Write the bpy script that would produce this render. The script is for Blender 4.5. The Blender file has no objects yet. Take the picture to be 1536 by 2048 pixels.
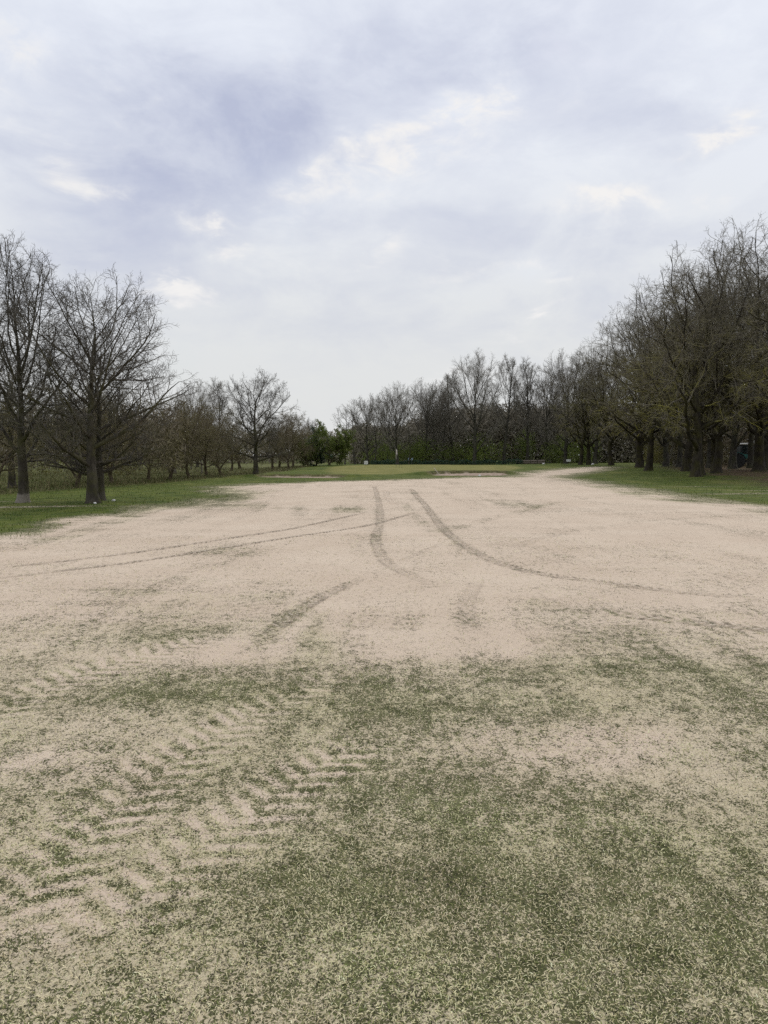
import bpy, bmesh, math, random
import numpy as np
from mathutils import Vector, Matrix

R = math.radians
scene = bpy.context.scene
COL = scene.collection

# ------------------------------------------------------------------ camera
cam_d = bpy.data.cameras.new('camera')
cam = bpy.data.objects.new('camera', cam_d)
COL.objects.link(cam)
cam.location = (0, 0, 1.65)
cam.rotation_euler = (R(90 - 4.165), 0, 0)
cam_d.sensor_fit = 'AUTO'
cam_d.sensor_width = 36.0
cam_d.lens = 36.0 * 1538 / 2048
cam_d.clip_start = 0.05
cam_d.clip_end = 9000
scene.camera = cam

# ------------------------------------------------------------------ render settings
scene.view_settings.view_transform = 'Standard'
scene.view_settings.look = 'None'
scene.view_settings.exposure = 0.0
scene.view_settings.gamma = 1.0
scene.view_settings.use_curve_mapping = False
scene.cycles.max_bounces = 4
scene.cycles.diffuse_bounces = 2
scene.cycles.adaptive_threshold = 0.02
scene.cycles.transparent_max_bounces = 12
scene.cycles.use_denoising = False
scene.cycles.denoiser = 'OPENIMAGEDENOISE'
scene.cycles.denoising_input_passes = 'RGB_ALBEDO_NORMAL'
scene.cycles.denoising_prefilter = 'ACCURATE'

SUN_EL, SUN_AZ = R(46), R(18)          # azimuth measured from +Y (view direction) towards +X


class NG:
    """small helper for node graphs"""
    def __init__(self, tree):
        self.t = tree
        self.l = tree.links

    def n(self, typ, **kw):
        nd = self.t.nodes.new(typ)
        for k, v in kw.items():
            setattr(nd, k, v)
        return nd

    def put(self, sock, val):
        if isinstance(val, bpy.types.NodeSocket):
            self.l.new(val, sock)
        elif val is not None:
            if sock.type == 'RGBA' and len(val) == 3:
                val = (*val, 1)
            sock.default_value = val

    def m(self, op, a, b=None, c=None, clamp=False):
        nd = self.n('ShaderNodeMath', operation=op, use_clamp=clamp)
        self.put(nd.inputs[0], a)
        if b is not None: self.put(nd.inputs[1], b)
        if c is not None: self.put(nd.inputs[2], c)
        return nd.outputs[0]

    def vm(self, op, a, b=None):
        nd = self.n('ShaderNodeVectorMath', operation=op)
        self.put(nd.inputs[0], a)
        if b is not None: self.put(nd.inputs[1], b)
        return nd.outputs[0]

    def mix(self, f, a, b, blend='MIX'):
        nd = self.n('ShaderNodeMix', data_type='RGBA', blend_type=blend)
        self.put(nd.inputs[0], f)
        self.put(nd.inputs[6], a)
        self.put(nd.inputs[7], b)
        return nd.outputs[2]

    def noise(self, vec, scale, detail=3, rough=0.55, dist=0.0, out=0, norm=True):
        nd = self.n('ShaderNodeTexNoise')
        nd.normalize = norm
        if vec is not None: self.put(nd.inputs['Vector'], vec)
        nd.inputs['Scale'].default_value = scale
        nd.inputs['Detail'].default_value = detail
        nd.inputs['Roughness'].default_value = rough
        nd.inputs['Distortion'].default_value = dist
        return nd.outputs[out]

    def mr(self, v, a, b, c=0.0, d=1.0, interp='SMOOTHSTEP'):
        nd = self.n('ShaderNodeMapRange', interpolation_type=interp)
        self.put(nd.inputs[0], v)
        for i, q in zip((1, 2, 3, 4), (a, b, c, d)):
            self.put(nd.inputs[i], q)
        return nd.outputs[0]

    def attr(self, name, out='Fac'):
        nd = self.n('ShaderNodeAttribute', attribute_name=name)
        return nd.outputs[out]

    def scalev(self, vec, s):
        return self.vm('MULTIPLY', vec, s)


# ------------------------------------------------------------------ world: broken overcast over a Nishita sky
world = bpy.data.worlds.new('World')
scene.world = world
world.use_nodes = True
wt = world.node_tree
wt.nodes.clear()
g = NG(wt)
sky = g.n('ShaderNodeTexSky', sky_type='NISHITA')
sky.sun_disc = False
sky.sun_elevation = SUN_EL
sky.sun_rotation = SUN_AZ
sky.air_density = 1.0
sky.dust_density = 2.0
tc = g.n('ShaderNodeTexCoord')
dirv = tc.outputs['Generated']
sep = g.n('ShaderNodeSeparateXYZ')
g.l.new(dirv, sep.inputs[0])
# flatten the clouds towards the horizon
cd = g.scalev(dirv, (1.0, 1.0, 2.0))
wob = g.noise(cd, 2.6, 5, 0.6, out=1)
wobv = g.vm('SUBTRACT', wob, (0.5, 0.5, 0.5))
az0 = g.m('ARCTAN2', sep.outputs[0], sep.outputs[1])
el0 = g.m('ARCSINE', sep.outputs[2])
sw = g.n('ShaderNodeSeparateXYZ')
g.l.new(wobv, sw.inputs[0])
wf = g.noise(cd, 9.0, 5, 0.6, out=1)
sw2 = g.n('ShaderNodeSeparateXYZ')
g.l.new(g.vm('SUBTRACT', wf, (0.5, 0.5, 0.5)), sw2.inputs[0])
az = g.m('ADD', g.m('MULTIPLY_ADD', sw.outputs[0], 0.40, az0), g.m('MULTIPLY', sw2.outputs[0], 0.10))
el = g.m('ADD', g.m('MULTIPLY_ADD', sw.outputs[1], 0.20, el0), g.m('MULTIPLY', sw2.outputs[1], 0.06))


def blob(a, e, sa, se, rot=0.0, hard=1.0):
    """one cloud bank, centred on azimuth a and elevation e (degrees)"""
    da = g.m('SUBTRACT', az, R(a))
    de = g.m('SUBTRACT', el, R(e))
    c, s = math.cos(R(rot)), math.sin(R(rot))
    u = g.m('ADD', g.m('MULTIPLY', da, c / R(sa)), g.m('MULTIPLY', de, s / R(sa)))
    v = g.m('ADD', g.m('MULTIPLY', da, -s / R(se)), g.m('MULTIPLY', de, c / R(se)))
    q = g.m('ADD', g.m('MULTIPLY', u, u), g.m('MULTIPLY', v, v))
    return g.m('EXPONENT', g.m('MULTIPLY', q, -hard))


def total(items):
    acc = None
    for w, args in items:
        t = g.m('MULTIPLY', blob(*args), w)
        acc = t if acc is None else g.m('ADD', acc, t)
    return acc


n_big = g.noise(cd, 2.3, 6, 0.55, 0.3)
n_mid = g.noise(g.vm('ADD', cd, (3.1, 1.7, 0.4)), 6.0, 6, 0.6, 0.4)
n_fin = g.noise(g.vm('ADD', cd, (1.1, 4.7, 2.4)), 15.0, 6, 0.62, 0.5)
dark = total([(0.85, (-12, 22, 14, 4.8, 10)), (0.52, (0, 25.0, 16, 3.0, 10)), (0.35, (-21, 20, 6, 5, 0)),
              (0.34, (-11, 18.0, 9, 2.6, 8)), (0.30, (8, 25.5, 8, 1.5, 14)), (0.42, (4, 16.0, 9, 1.3, -4)),
              (0.38, (-18, 14, 9, 2.4, -14)), (0.40, (19, 22, 9, 2.0, -8)), (0.42, (13, 13.6, 11, 1.5, 0)), (0.26, (-5, 11.5, 9, 1.3, 0)),
              (0.34, (18, 10, 9, 1.6, 10)), (0.22, (3, 8.5, 10, 1.2, 4)), (0.2, (-10, 8.5, 8, 1.1, -4))])
lite = total([(0.28, (5, 21.8, 9.0, 1.6, 18)), (0.26, (-3.5, 19.2, 4.0, 1.0, 14)), (0.20, (1.0, 21.2, 3.0, 1.0, 14)), (0.45, (-19, 17.2, 6, 0.9, -22)),
              (0.9, (22, 20.6, 2.0, 1.1, 0)), (1.0, (17, 17.6, 2.8, 0.9, -14)), (0.6, (16.5, 16.4, 4.6, 1.2, 0)),
              (0.75, (-12.5, 16.0, 3.4, 0.9, -24)), (0.85, (-14.5, 11.6, 2.8, 0.9, -5)), (0.45, (-1, 14.2, 4.5, 0.7, 5)),
              (0.50, (10, 9.0, 2.8, 0.5, 15)), (0.35, (4, 6.0, 3.0, 0.6, 8)), (0.30, (11, 23, 11, 2.0, 20)), (0.35, (12, 11.6, 3, 0.5, 4)),
              (0.35, (-24, 27, 4, 6, 0)), (0.35, (6, 12.6, 6, 0.6, 3))])
wide = g.mr(n_big, 0.36, 0.72, -0.10, 0.28, 'LINEAR')
low = g.mr(el0, R(3), R(12), 0.30, 1.0)
mott = g.m('ADD', g.mr(n_mid, 0.32, 0.70, 0.20, -0.20), g.mr(n_fin, 0.32, 0.70, 0.08, -0.08))
dk = g.m('ADD', g.m('MULTIPLY', dark, g.mr(n_mid, 0.28, 0.70, 1.20, 0.72)), g.m('ADD', wide, mott))
dkc = g.m('MAXIMUM', g.m('MULTIPLY', dk, low), 0.0)
lt = g.m('MULTIPLY', lite, g.m('MULTIPLY', g.mr(n_mid, 0.34, 0.70, 0.25, 1.3), g.mr(n_fin, 0.34, 0.62, 0.20, 1.5)))
lt = g.m('ADD', lt, g.m('MULTIPLY', g.mr(n_fin, 0.52, 0.72), g.mr(n_mid, 0.46, 0.66, 0.0, 0.26)))
# cloud radiance (x0.1 background strength)
high = g.mr(el0, R(2), R(28), 0.0, 1.0)
pale = g.mix(high, (7.5, 7.62, 7.62), (8.15, 8.55, 9.35))
c1 = g.mix(g.mr(dkc, 0.0, 1.55, 0.0, 1.0, 'LINEAR'), pale, (4.85, 5.25, 6.75))
c2 = g.mix(g.mr(lt, 0.02, 0.85, 0.0, 1.0), c1, (9.0, 8.85, 8.75))
thin = g.mr(g.noise(g.vm('ADD', cd, (7.7, 2.2, 5.0)), 4.2, 5, 0.55), 0.50, 0.80, 0.02, 0.26)
final = g.mix(thin, c2, sky.outputs[0])
bg = g.n('ShaderNodeBackground')
g.l.new(final, bg.inputs['Color'])
bg.inputs['Strength'].default_value = 0.1
wo = g.n('ShaderNodeOutputWorld')
g.l.new(bg.outputs[0], wo.inputs[0])
world.cycles.sampling_method = 'MANUAL'
world.cycles.sample_map_resolution = 512

# ------------------------------------------------------------------ sun behind the cloud
sun_d = bpy.data.lights.new('sun', 'SUN')
sun_d.energy = 1.4
sun_d.angle = R(24)
sun_d.color = (1.0, 0.96, 0.90)
sun = bpy.data.objects.new('sun', sun_d)
COL.objects.link(sun)
sd = Vector((math.sin(SUN_AZ) * math.cos(SUN_EL), math.cos(SUN_AZ) * math.cos(SUN_EL), math.sin(SUN_EL)))
sun.rotation_euler = (-sd).to_track_quat('-Z', 'Y').to_euler()
sun.location = sd * 60


# ------------------------------------------------------------------ generic builders
def mesh_np(name, verts, quads=None, tris=None, smooth=False, attrs=None):
    me = bpy.data.meshes.new(name)
    verts = np.asarray(verts, dtype=np.float32).reshape(-1, 3)
    me.vertices.add(len(verts))
    me.vertices.foreach_set('co', verts.ravel())
    nq = 0 if quads is None else len(quads)
    nt = 0 if tris is None else len(tris)
    loops = []
    if nq: loops.append(np.asarray(quads, dtype=np.int32).ravel())
    if nt: loops.append(np.asarray(tris, dtype=np.int32).ravel())
    lo = np.concatenate(loops)
    me.loops.add(len(lo))
    me.loops.foreach_set('vertex_index', lo)
    start = np.concatenate([np.arange(nq) * 4, nq * 4 + np.arange(nt) * 3]).astype(np.int32)
    me.polygons.add(nq + nt)
    me.polygons.foreach_set('loop_start', start)
    if smooth:
        me.polygons.foreach_set('use_smooth', np.ones(nq + nt, dtype=bool))
    if attrs:
        for k, v in attrs.items():
            v = np.asarray(v, dtype=np.float32)
            if v.ndim == 1:
                a = me.attributes.new(k, 'FLOAT', 'POINT')
                a.data.foreach_set('value', v)
            else:
                a = me.attributes.new(k, 'FLOAT_COLOR', 'POINT')
                a.data.foreach_set('color', np.concatenate([v, np.ones((len(v), 1), np.float32)], 1).ravel())
    me.update(calc_edges=True)
    return me


def link(name, me, parent=None, mat=None, loc=None, rotz=0.0):
    o = bpy.data.objects.new(name, me)
    COL.objects.link(o)
    if mat is not None and me is not None and not me.materials:
        me.materials.append(mat)
    if parent is not None:
        o.parent = parent
    if loc is not None:
        o.location = loc
    o.rotation_euler.z = rotz
    return o


def tag(o, label=None, cat=None, group=None, kind=None):
    if label: o['label'] = label
    if cat: o['category'] = cat
    if group: o['group'] = group
    if kind: o['kind'] = kind
    return o


def empty(name, loc, rotz=0.0):
    o = bpy.data.objects.new(name, None)
    COL.objects.link(o)
    o.location = loc
    o.rotation_euler.z = rotz
    o.empty_display_size = 0.3
    return o


def new_mat(name):
    m = bpy.data.materials.new(name)
    m.use_nodes = True
    m.node_tree.nodes.clear()
    gg = NG(m.node_tree)
    b = gg.n('ShaderNodeBsdfPrincipled')
    o = gg.n('ShaderNodeOutputMaterial')
    gg.l.new(b.outputs[0], o.inputs[0])
    return m, gg, b


def plain(name, col, rough=0.7, var=0.25, scale=6.0, metal=0.0):
    m, gg, b = new_mat(name)
    t = gg.n('ShaderNodeTexCoord')
    nz = gg.noise(t.outputs['Object'], scale, 4, 0.6)
    lo = tuple(c * (1 - var) for c in col)
    hi = tuple(min(1, c * (1 + var)) for c in col)
    gg.put(b.inputs['Base Color'], gg.mix(gg.mr(nz, 0.3, 0.7), lo, hi))
    b.inputs['Roughness'].default_value = rough
    b.inputs['Metallic'].default_value = metal
    return m


def smooth(a, b, v):
    t = np.clip((v - a) / (b - a), 0, 1)
    return t * t * (3 - 2 * t)


rs = np.random.RandomState(5)
_W = [(rs.uniform(-1, 1), rs.uniform(-1, 1), rs.uniform(0, 6.28)) for _ in range(48)]


def vnoise(x, y, wl, k0=0, n=7):
    """smooth pseudo noise, wavelength wl, about -1..1"""
    s = 0
    for i in range(n):
        a, b, p = _W[(k0 + i) % 48]
        q = math.hypot(a, b) + 1e-6
        f = 2 * math.pi / wl * (0.6 + 0.9 * ((i * 0.37) % 1))
        s = s + np.sin(f * (a / q * x + b / q * y) + p)
    return s / n * 1.6


# ------------------------------------------------------------------ terrain shape (metres; camera stands at the origin, view along +Y)
BK_R = (7.5, 67.3, 3.4, 2.7)      # bunker beside the green: centre x, y, radii
BK_L = (-6.8, 62.6, 3.3, 1.7)


def bunker_field(x, y, b):
    e = ((x - b[0]) / b[2]) ** 2 + ((y - b[1]) / b[3]) ** 2
    return np.sqrt(e)


def height(x, y):
    x = np.asarray(x, float)
    y = np.asarray(y, float)
    r = np.hypot(x, y)
    h = 0.40 * smooth(14, 30, x) * smooth(25, 60, y)
    hg = 0.45 * smooth(67, 102, y) * smooth(-18, -5, x)
    h = np.maximum(h, hg)
    h = h - 0.22 * smooth(106, 118, y) * smooth(-12, -2, x) * (1 - smooth(16, 22, x))
    far = smooth(20, 45, r)
    h = h + 0.035 * vnoise(x, y, 9.0, 3) * smooth(4, 14, r) + 0.07 * vnoise(x, y, 38.0, 11) * far * (1 - 0.6 * smooth(50, 70, y) * (1 - smooth(100, 110, y)))
    # banks behind the bunkers and hollow floors
    e = bunker_field(x, y, BK_R)
    wob = 0.05 * np.sin(x * 3.1) + 0.04 * np.sin(x * 7.3 + 1)
    back = smooth(-0.1, 0.25, (y - BK_R[1]) / BK_R[3] - 0.35 * (x - BK_R[0]) / BK_R[2])
    bank = np.exp(-np.clip(e - 1.06, 0, 9) ** 2 / 0.55) * back * smooth(0.97 + wob, 1.10 + wob, e)
    h = h + 0.34 * bank
    floor = 1 - smooth(0.80, 1.0 + wob, e)
    h = h * (1 - floor) + floor * (0.02 + 0.045 * (x - BK_R[0] + 3) * 0.5)
    e = bunker_field(x, y, BK_L)
    back = smooth(-0.1, 0.25, (y - BK_L[1]) / BK_L[3])
    h = h + 0.19 * np.exp(-np.clip(e - 1.06, 0, 9) ** 2 / 0.5) * back * smooth(0.97 + wob, 1.12 + wob, e)
    h = h - 0.04 * (1 - smooth(0.8, 1.0, e))
    # small clods close to the camera
    near = 1 - smooth(5, 9, r)
    h = h + near * (0.006 * vnoise(x, y, 0.33, 20) + 0.004 * vnoise(x, y, 0.14, 30))
    return h


def hz(x, y):
    return float(height(np.array([x]), np.array([y]))[0])


FAIRWAY = [(-7.0, -30), (-7.12, 10.17), (-7.98, 14.05), (-8.2, 16.03), (-8.44, 20.29), (-7.85, 23.72), (-6.9, 27.61), (-6.49, 31.38), (-8.6, 38.1),
           (-9.9, 42.6), (-7.74, 48.01), (-5.56, 50.9), (-2.39, 54.16), (3.46, 57.86), (6.94, 61.2), (9.8, 61.6), (11.8, 69.5), (15.2, 79.0), (18.8, 84.5), (22.3, 89.8), (26.9, 94.2), (27.8, 91.5), (23.0, 78.0), (18.2, 69.0), (14.6, 61.2), (13.85, 47.12), (12.94, 37.4),
           (12.45, 30.25), (12.96, 25.91), (13.21, 20.62), (13.6, 10), (13.6, -30)]
GREEN = [(-4.6, 70.5), (-6.0, 78), (-6.5, 90), (-4, 101), (4, 105), (13, 104), (16.5, 98), (16, 88), (13, 79), (10.3, 73.5), (5.5, 72.5), (2, 69.8)]


def poly_sd(px, py, poly):
    """signed distance, positive inside"""
    d2 = np.full(px.shape, 1e18)
    ins = np.zeros(px.shape, bool)
    n = len(poly)
    for i in range(n):
        x0, y0 = poly[i]
        x1, y1 = poly[(i + 1) % n]
        ex, ey = x1 - x0, y1 - y0
        t = np.clip(((px - x0) * ex + (py - y0) * ey) / (ex * ex + ey * ey), 0, 1)
        dx, dy = px - x0 - t * ex, py - y0 - t * ey
        d2 = np.minimum(d2, dx * dx + dy * dy)
        c = ((y0 > py) != (y1 > py)) & (px < (x1 - x0) * (py - y0) / (y1 - y0 + 1e-12) + x0)
        ins ^= c
    d = np.sqrt(d2)
    return np.where(ins, d, -d)


# sand-rich (+) and bare-grass (-) patches on the fairway: x, y, rx, ry, weight
PATCH = [(1.16, 4.28, 0.84, 0.52, 1), (-1.71, 4.04, 0.46, 0.37, 1), (0.1, 6.71, 0.61, 0.72, 1), (-1.36, 6.48, 0.51, 0.37, 1), (0.93, 6.67, 0.44, 0.54, 1),
         (-0.84, 3.39, 0.57, 0.1, 0.5), (-1.78, 4.73, 0.63, 0.28, 0.4), (-2.02, 7.04, 0.6, 0.5, -1), (-0.56, 6.71, 0.22, 0.72, -1),
         (-1.11, 5.29, 0.66, 0.29, -1), (-0.23, 5.13, 0.58, 0.32, -1), (1.86, 5.87, 1.0, 0.42, -0.8), (1.87, 8.61, 0.68, 0.42, -0.7),
         (0.43, 2.84, 0.93, 0.5, -0.6), (1.01, 2.37, 0.4, 0.29, -1), (-0.17, 2.83, 0.42, 0.2, -0.6), (-4.86, 26.09, 1.69, 2.14, -0.5),
         (-1.04, 23.71, 0.92, 2.21, -0.4), (-3.17, 7.45, 0.69, 0.4, -0.4), (-1.24, 9.07, 0.6, 0.4, -0.4), (-0.77, 7.93, 0.31, 0.46, -0.5),
         (0.76, 4.92, 1.14, 0.3, -0.4), (-1.17, 2.58, 0.35, 0.17, 0.4), (0.53, 3.39, 0.45, 0.19, 0.3)]


PATCH += [(-3.25, 24.02, 1.09, 1.37, -0.6), (-1.35, 23.6, 0.92, 1.54, -0.6), (-2.97, 13.47, 0.79, 0.58, -0.6), (-3.14, 9.24, 0.73, 0.41, -0.6),
          (2.38, 9.48, 0.75, 0.36, -0.6), (4.67, 25.46, 0.99, 1.28, -0.6), (-2.32, 8.05, 0.63, 0.37, -0.6), (-1.36, 9.97, 0.39, 0.32, -0.6),
          (3.39, 7.91, 0.62, 0.25, -0.6), (-4.92, 11.59, 0.76, 0.32, -0.6)]
# wheel passes: centre line, half width, sand gained (+) or lost (-), lug depth, lug pitch
PASSES = [
    ([(-0.30, 5.8), (-0.71, 5.11), (-0.92, 4.62), (-1.08, 4.18), (-1.2, 3.76), (-1.29, 3.38), (-1.33, 3.0), (-1.33, 2.63), (-1.34, 2.31)], 0.25, 0.04, 0.19, 0.14),
    ([(-1.45, 7.1), (-1.87, 6.45), (-2.17, 5.98), (-2.38, 5.45), (-2.5, 4.9), (-2.59, 4.37)], 0.25, 0.02, 0.17, 0.145),
    ([(-0.05, 4.5), (-0.43, 3.82), (-0.65, 3.38), (-0.83, 3.0), (-0.94, 2.63), (-1.0, 2.27)], 0.24, 0.05, 0.18, 0.14),
    ([(2.0, 8.25), (2.72, 7.75), (3.12, 7.5), (3.63, 7.17), (4.19, 6.81)], 0.20, -0.05, 0.16, 0.2),
    ([(-0.16, 10.6), (-0.39, 8.74), (-0.56, 6.63)], 0.12, 0.10, 0, 1), ([(0.2, 9.4), (0.29, 7.66), (0.25, 5.98)], 0.10, -0.01, 0.04, 0.2),
    ([(0.65, 9.77), (0.55, 7.43), (0.4, 5.98)], 0.14, 0.10, 0, 1), ([(-0.51, 9.96), (-0.82, 7.9), (-0.95, 6.45)], 0.12, 0.10, 0, 1),
    ([(1.51, 10.6), (1.21, 7.9), (1.04, 5.98)], 0.14, 0.08, 0, 1), ([(-1.79, 21.5), (-2.69, 28.87), (-3.89, 40.37)], 0.45, 0.12, 0, 1),
    ([(-2.67, 18.37), (-3.51, 25.91), (-4.94, 40.37)], 0.45, 0.10, 0, 1), ([(0.6, 28.87), (0.93, 19.81), (1.23, 14.21), (1.46, 11.58)], 0.20, -0.10, 0, 1),
    ([(12.06, 34.83), (7.18, 28.87), (3.25, 21.5), (0.83, 15.53)], 0.22, -0.10, 0, 1), ([(10.26, 21.5), (6.88, 19.81), (3.59, 16.55), (1.78, 14.21)], 0.18, -0.09, 0, 1),
    ([(-2.89, 9.4), (-2.64, 11.58), (-1.93, 14.21), (-0.76, 17.12)], 0.2, -0.07, 0, 1),
    ([(-0.55, 42.4), (-0.21, 28.87), (-0.1, 19.81), (-0.16, 15.53), (-0.11, 13.45), (0.05, 11.86), (0.3, 10.83), (0.6, 9.96), (1.03, 9.16)], 0.15, -0.08, 0.04, 0.35),
    ([(1.3, 38.53), (1.38, 25.91), (1.34, 18.37), (1.41, 14.63), (1.59, 12.64), (1.87, 11.32), (2.29, 10.51), (2.82, 9.96), (3.53, 9.22), (4.41, 8.74), (5.14, 8.38)], 0.16, -0.08, 0.04, 0.35),
    ([(-0.16, 10.74), (-0.44, 9.96), (-0.75, 8.89), (-0.96, 7.78), (-1.08, 6.91), (-1.18, 5.98)], 0.13, -0.14, 0.10, 0.2),
    ([(1.35, 10.6), (0.99, 9.06), (0.86, 8.3), (0.81, 7.32), (0.82, 6.81)], 0.15, -0.02, 0.09, 0.2),
    ([(9.5, 58), (8.0, 40), (6.5, 25)], 0.6, 0.06, 0, 1), ([(-4.4, 47), (-5.5, 30), (-5.2, 17)], 0.6, -0.08, 0, 1), ([(4.2, 56), (4.4, 38), (4.0, 22)], 0.5, -0.06, 0, 1),
    ([(11.5, 45), (10.5, 32), (11.0, 18)], 0.5, -0.12, 0, 1), ([(-6.6, 36), (-7.0, 24), (-6.4, 13)], 0.4, -0.14, 0, 1),
]


def passes(x, y):
    add = np.zeros(x.shape)
    for pts, hw, gain, lug, pitch in PASSES:
        P = np.array(pts)
        m = np.where((x > P[:, 0].min() - 1.2) & (x < P[:, 0].max() + 1.2) & (y > P[:, 1].min() - 1.2) & (y < P[:, 1].max() + 1.2))[0]
        if not len(m): continue
        px, py = x[m], y[m]
        best = np.full(px.shape, 1e9)
        U = np.zeros(px.shape)
        V = np.zeros(px.shape)
        u0 = 0.0
        tot = np.hypot(*np.diff(P, axis=0).T).sum()
        for (a0, b0), (a1, b1) in zip(P[:-1], P[1:]):
            ex, ey = a1 - a0, b1 - b0
            ll = math.hypot(ex, ey)
            t = np.clip(((px - a0) * ex + (py - b0) * ey) / ll ** 2, 0, 1)
            dx, dy = px - a0 - t * ex, py - b0 - t * ey
            d = np.hypot(dx, dy)
            better = d < best
            best = np.where(better, d, best)
            U = np.where(better, u0 + t * ll, U)
            V = np.where(better, (-ey * dx + ex * dy) / ll, V)
            u0 += ll
        v = V / hw + 0.12 * vnoise(px, py, 0.6, 17)
        body = np.exp(-np.clip(np.abs(best / hw) - 0.55, 0, 9) ** 2 / 0.18)
        body = body * smooth(0, 0.12 * tot + 0.2, U) * smooth(0, 0.12 * tot + 0.2, tot - U)
        rag = np.clip(0.8 + 0.4 * vnoise(px, py, 0.9, 27), 0.2, 1.3)
        w_ = np.sin(2 * math.pi * (U / pitch + 0.9 * np.abs(v) + 0.25 * np.sign(v) + 0.10 * vnoise(px, py, 0.5, 31)))
        add[m] += body * rag * (1.4 * gain + 1.25 * lug * w_)
    return add


def coverage(x, y):
    """how much of the turf the sand hides, 0..1"""
    r = np.hypot(x, y)
    sd_ = poly_sd(x, y, FAIRWAY)
    w = 1.0 + 2.2 * smooth(12, 40, r)
    edge = smooth(-w * 0.6, w, sd_ + 0.7 * vnoise(x, y, 3.4, 8) + 0.35 * vnoise(x, y, 0.9, 15) * (1 - smooth(25, 45, r)))
    base = 0.56 + 0.375 * smooth(3.4, 9.5, y + 0.5 * vnoise(x, y, 2.6, 2) - 0.06 * np.abs(x)) - 0.02 * smooth(10, 25, y)
    base = base + 0.05 * vnoise(0.69 * x + 0.73 * y, 2.2 * (-0.73 * x + 0.69 * y), 1.9, 6) * (1 - smooth(8, 16, r)) + 0.055 * vnoise(x, y, 5.0, 18) * (1 - smooth(45, 65, r)) + 0.05 * vnoise(x, 0.35 * y, 1.7, 36) * smooth(7, 11, r) * (1 - smooth(40, 60, r))
    for (cx, cy, rx, ry, wt_) in PATCH:
        q = ((x - cx) / rx) ** 2 + ((y - cy) / ry) ** 2 + 0.35 * vnoise(x, y, 0.5, 25)
        base = base + wt_ * (0.30 if wt_ > 0 else 0.24) * np.exp(-np.clip(q, 0, 20))
    nf = 1 - smooth(4.6, 8.5, r)
    base = base * (1 - nf) + nf * (0.555 + (base - 0.57) * 0.8)
    base = base + passes(x, y)
    # dusted fringe lanes: smears of sand thrown onto the rough
    for (cx, cy, rx, ry, a, w_) in [(-11.6, 25.0, 2.2, 0.28, 0.03, .85), (-14.6, 27.4, 1.6, 0.2, 0.05, .6), (-6.9, 26.9, 0.7, 0.12, 0, .5), (-7.6, 41, 1.0, 1.2, .2, .7), (17.4, 35.5, 1.8, 0.22, 0, .8),
                                 (-7.2, 46, 2.5, 1.0, 0, .4), (15.5, 33, 2.5, 0.5, 0, .45), (18.5, 31.0, 3.5, .35, -.02, .5), (16.8, 41, 2.5, 0.4, -.1, .35)]:
        u = (x - cx) * math.cos(a) + (y - cy) * math.sin(a)
        v = -(x - cx) * math.sin(a) + (y - cy) * math.cos(a)
        edge = np.maximum(edge, w_ * np.exp(-(u / rx) ** 2 - (v / ry) ** 2))
    return np.clip(base, 0.04, 0.97) * edge, sd_, edge


# ------------------------------------------------------------------ ground mesh (a fan that is finest near the camera and round the green)
th_f = np.radians(np.linspace(-42, 42, 430))
th_c = np.radians(np.arange(42 + 6, 318 - 1, 6.0))
theta = np.concatenate([th_f, th_c])
radii = np.concatenate([np.geomspace(0.6, 2, 40)[:-1], np.geomspace(2, 7.5, 175)[:-1], np.geomspace(7.5, 10, 22)[:-1], np.geomspace(10, 58, 150)[:-1], np.arange(58, 76, 0.16),
                        np.geomspace(76, 130, 60)[:-1], np.geomspace(130, 6000, 36)])
nr, ntn = len(radii), len(theta)
RR, TT = np.meshgrid(radii, theta, indexing='ij')
GX, GY = (RR * np.sin(TT)).ravel(), (RR * np.cos(TT)).ravel()
GZ = height(GX, GY)
GZ = GZ * (1 - 0.0 * RR.ravel())
cov, sdf, edgef = coverage(GX, GY)
sdg = poly_sd(GX, GY, GREEN)
er, el_ = bunker_field(GX, GY, BK_R), bunker_field(GX, GY, BK_L)
bunk = np.maximum(1 - smooth(0.94, 1.03, er), 1 - smooth(0.93, 1.02, el_))
# exposed soil/grass roots under the bunker lips
lip_r = np.exp(-((er - 1.07) / 0.08) ** 2) * smooth(-0.15, 0.2, (GY - BK_R[1]) / BK_R[3] - 0.35 * (GX - BK_R[0]) / BK_R[2])
lip_l = np.exp(-((el_ - 1.06) / 0.09) ** 2) * smooth(-0.1, 0.2, (GY - BK_L[1]) / BK_L[3])
lip = np.maximum(lip_r, lip_l)
greenm = smooth(-0.6, 0.9, sdg)
# leaf litter under the wood to the right and behind
LITTER = [(19.5, 36), (20.5, 44), (23.5, 52), (25, 60), (27, 70), (30, 86), (36, 98), (44, 112), (60, 150), (140, 150), (140, 20), (26, 20), (21, 30)]
litt = smooth(-1.5, 2.5, poly_sd(GX, GY, LITTER) + 1.2 * vnoise(GX, GY, 5, 9))
LONGG = [(-24, 28), (-16.2, 31.5), (-14.2, 42), (-13.2, 52), (-12.4, 63), (-10, 80), (-9.5, 96), (-12, 200), (-120, 200), (-120, 24), (-40, 24)]
longg = smooth(-0.5, 0.9, poly_sd(GX, GY, LONGG) + 0.5 * vnoise(GX, GY, 3, 12))
idx = np.arange(nr * ntn).reshape(nr, ntn)
a = idx[:-1, :]
b = idx[1:, :]
quads = np.stack([a, b, np.roll(b, -1, 1), np.roll(a, -1, 1)], -1).reshape(-1, 4)
quads = quads[:, ::-1]
fcx = GX[quads].mean(1)
fcy = GY[quads].mean(1)
qcov = edgef[quads].mean(1)
fcls = np.zeros(len(quads), int)                       # 0 rough
fcls[sdf[quads].mean(1) > -0.3] = 1                     # fairway
fcls[sdg[quads].mean(1) > 0.0] = 2                      # putting green
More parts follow.
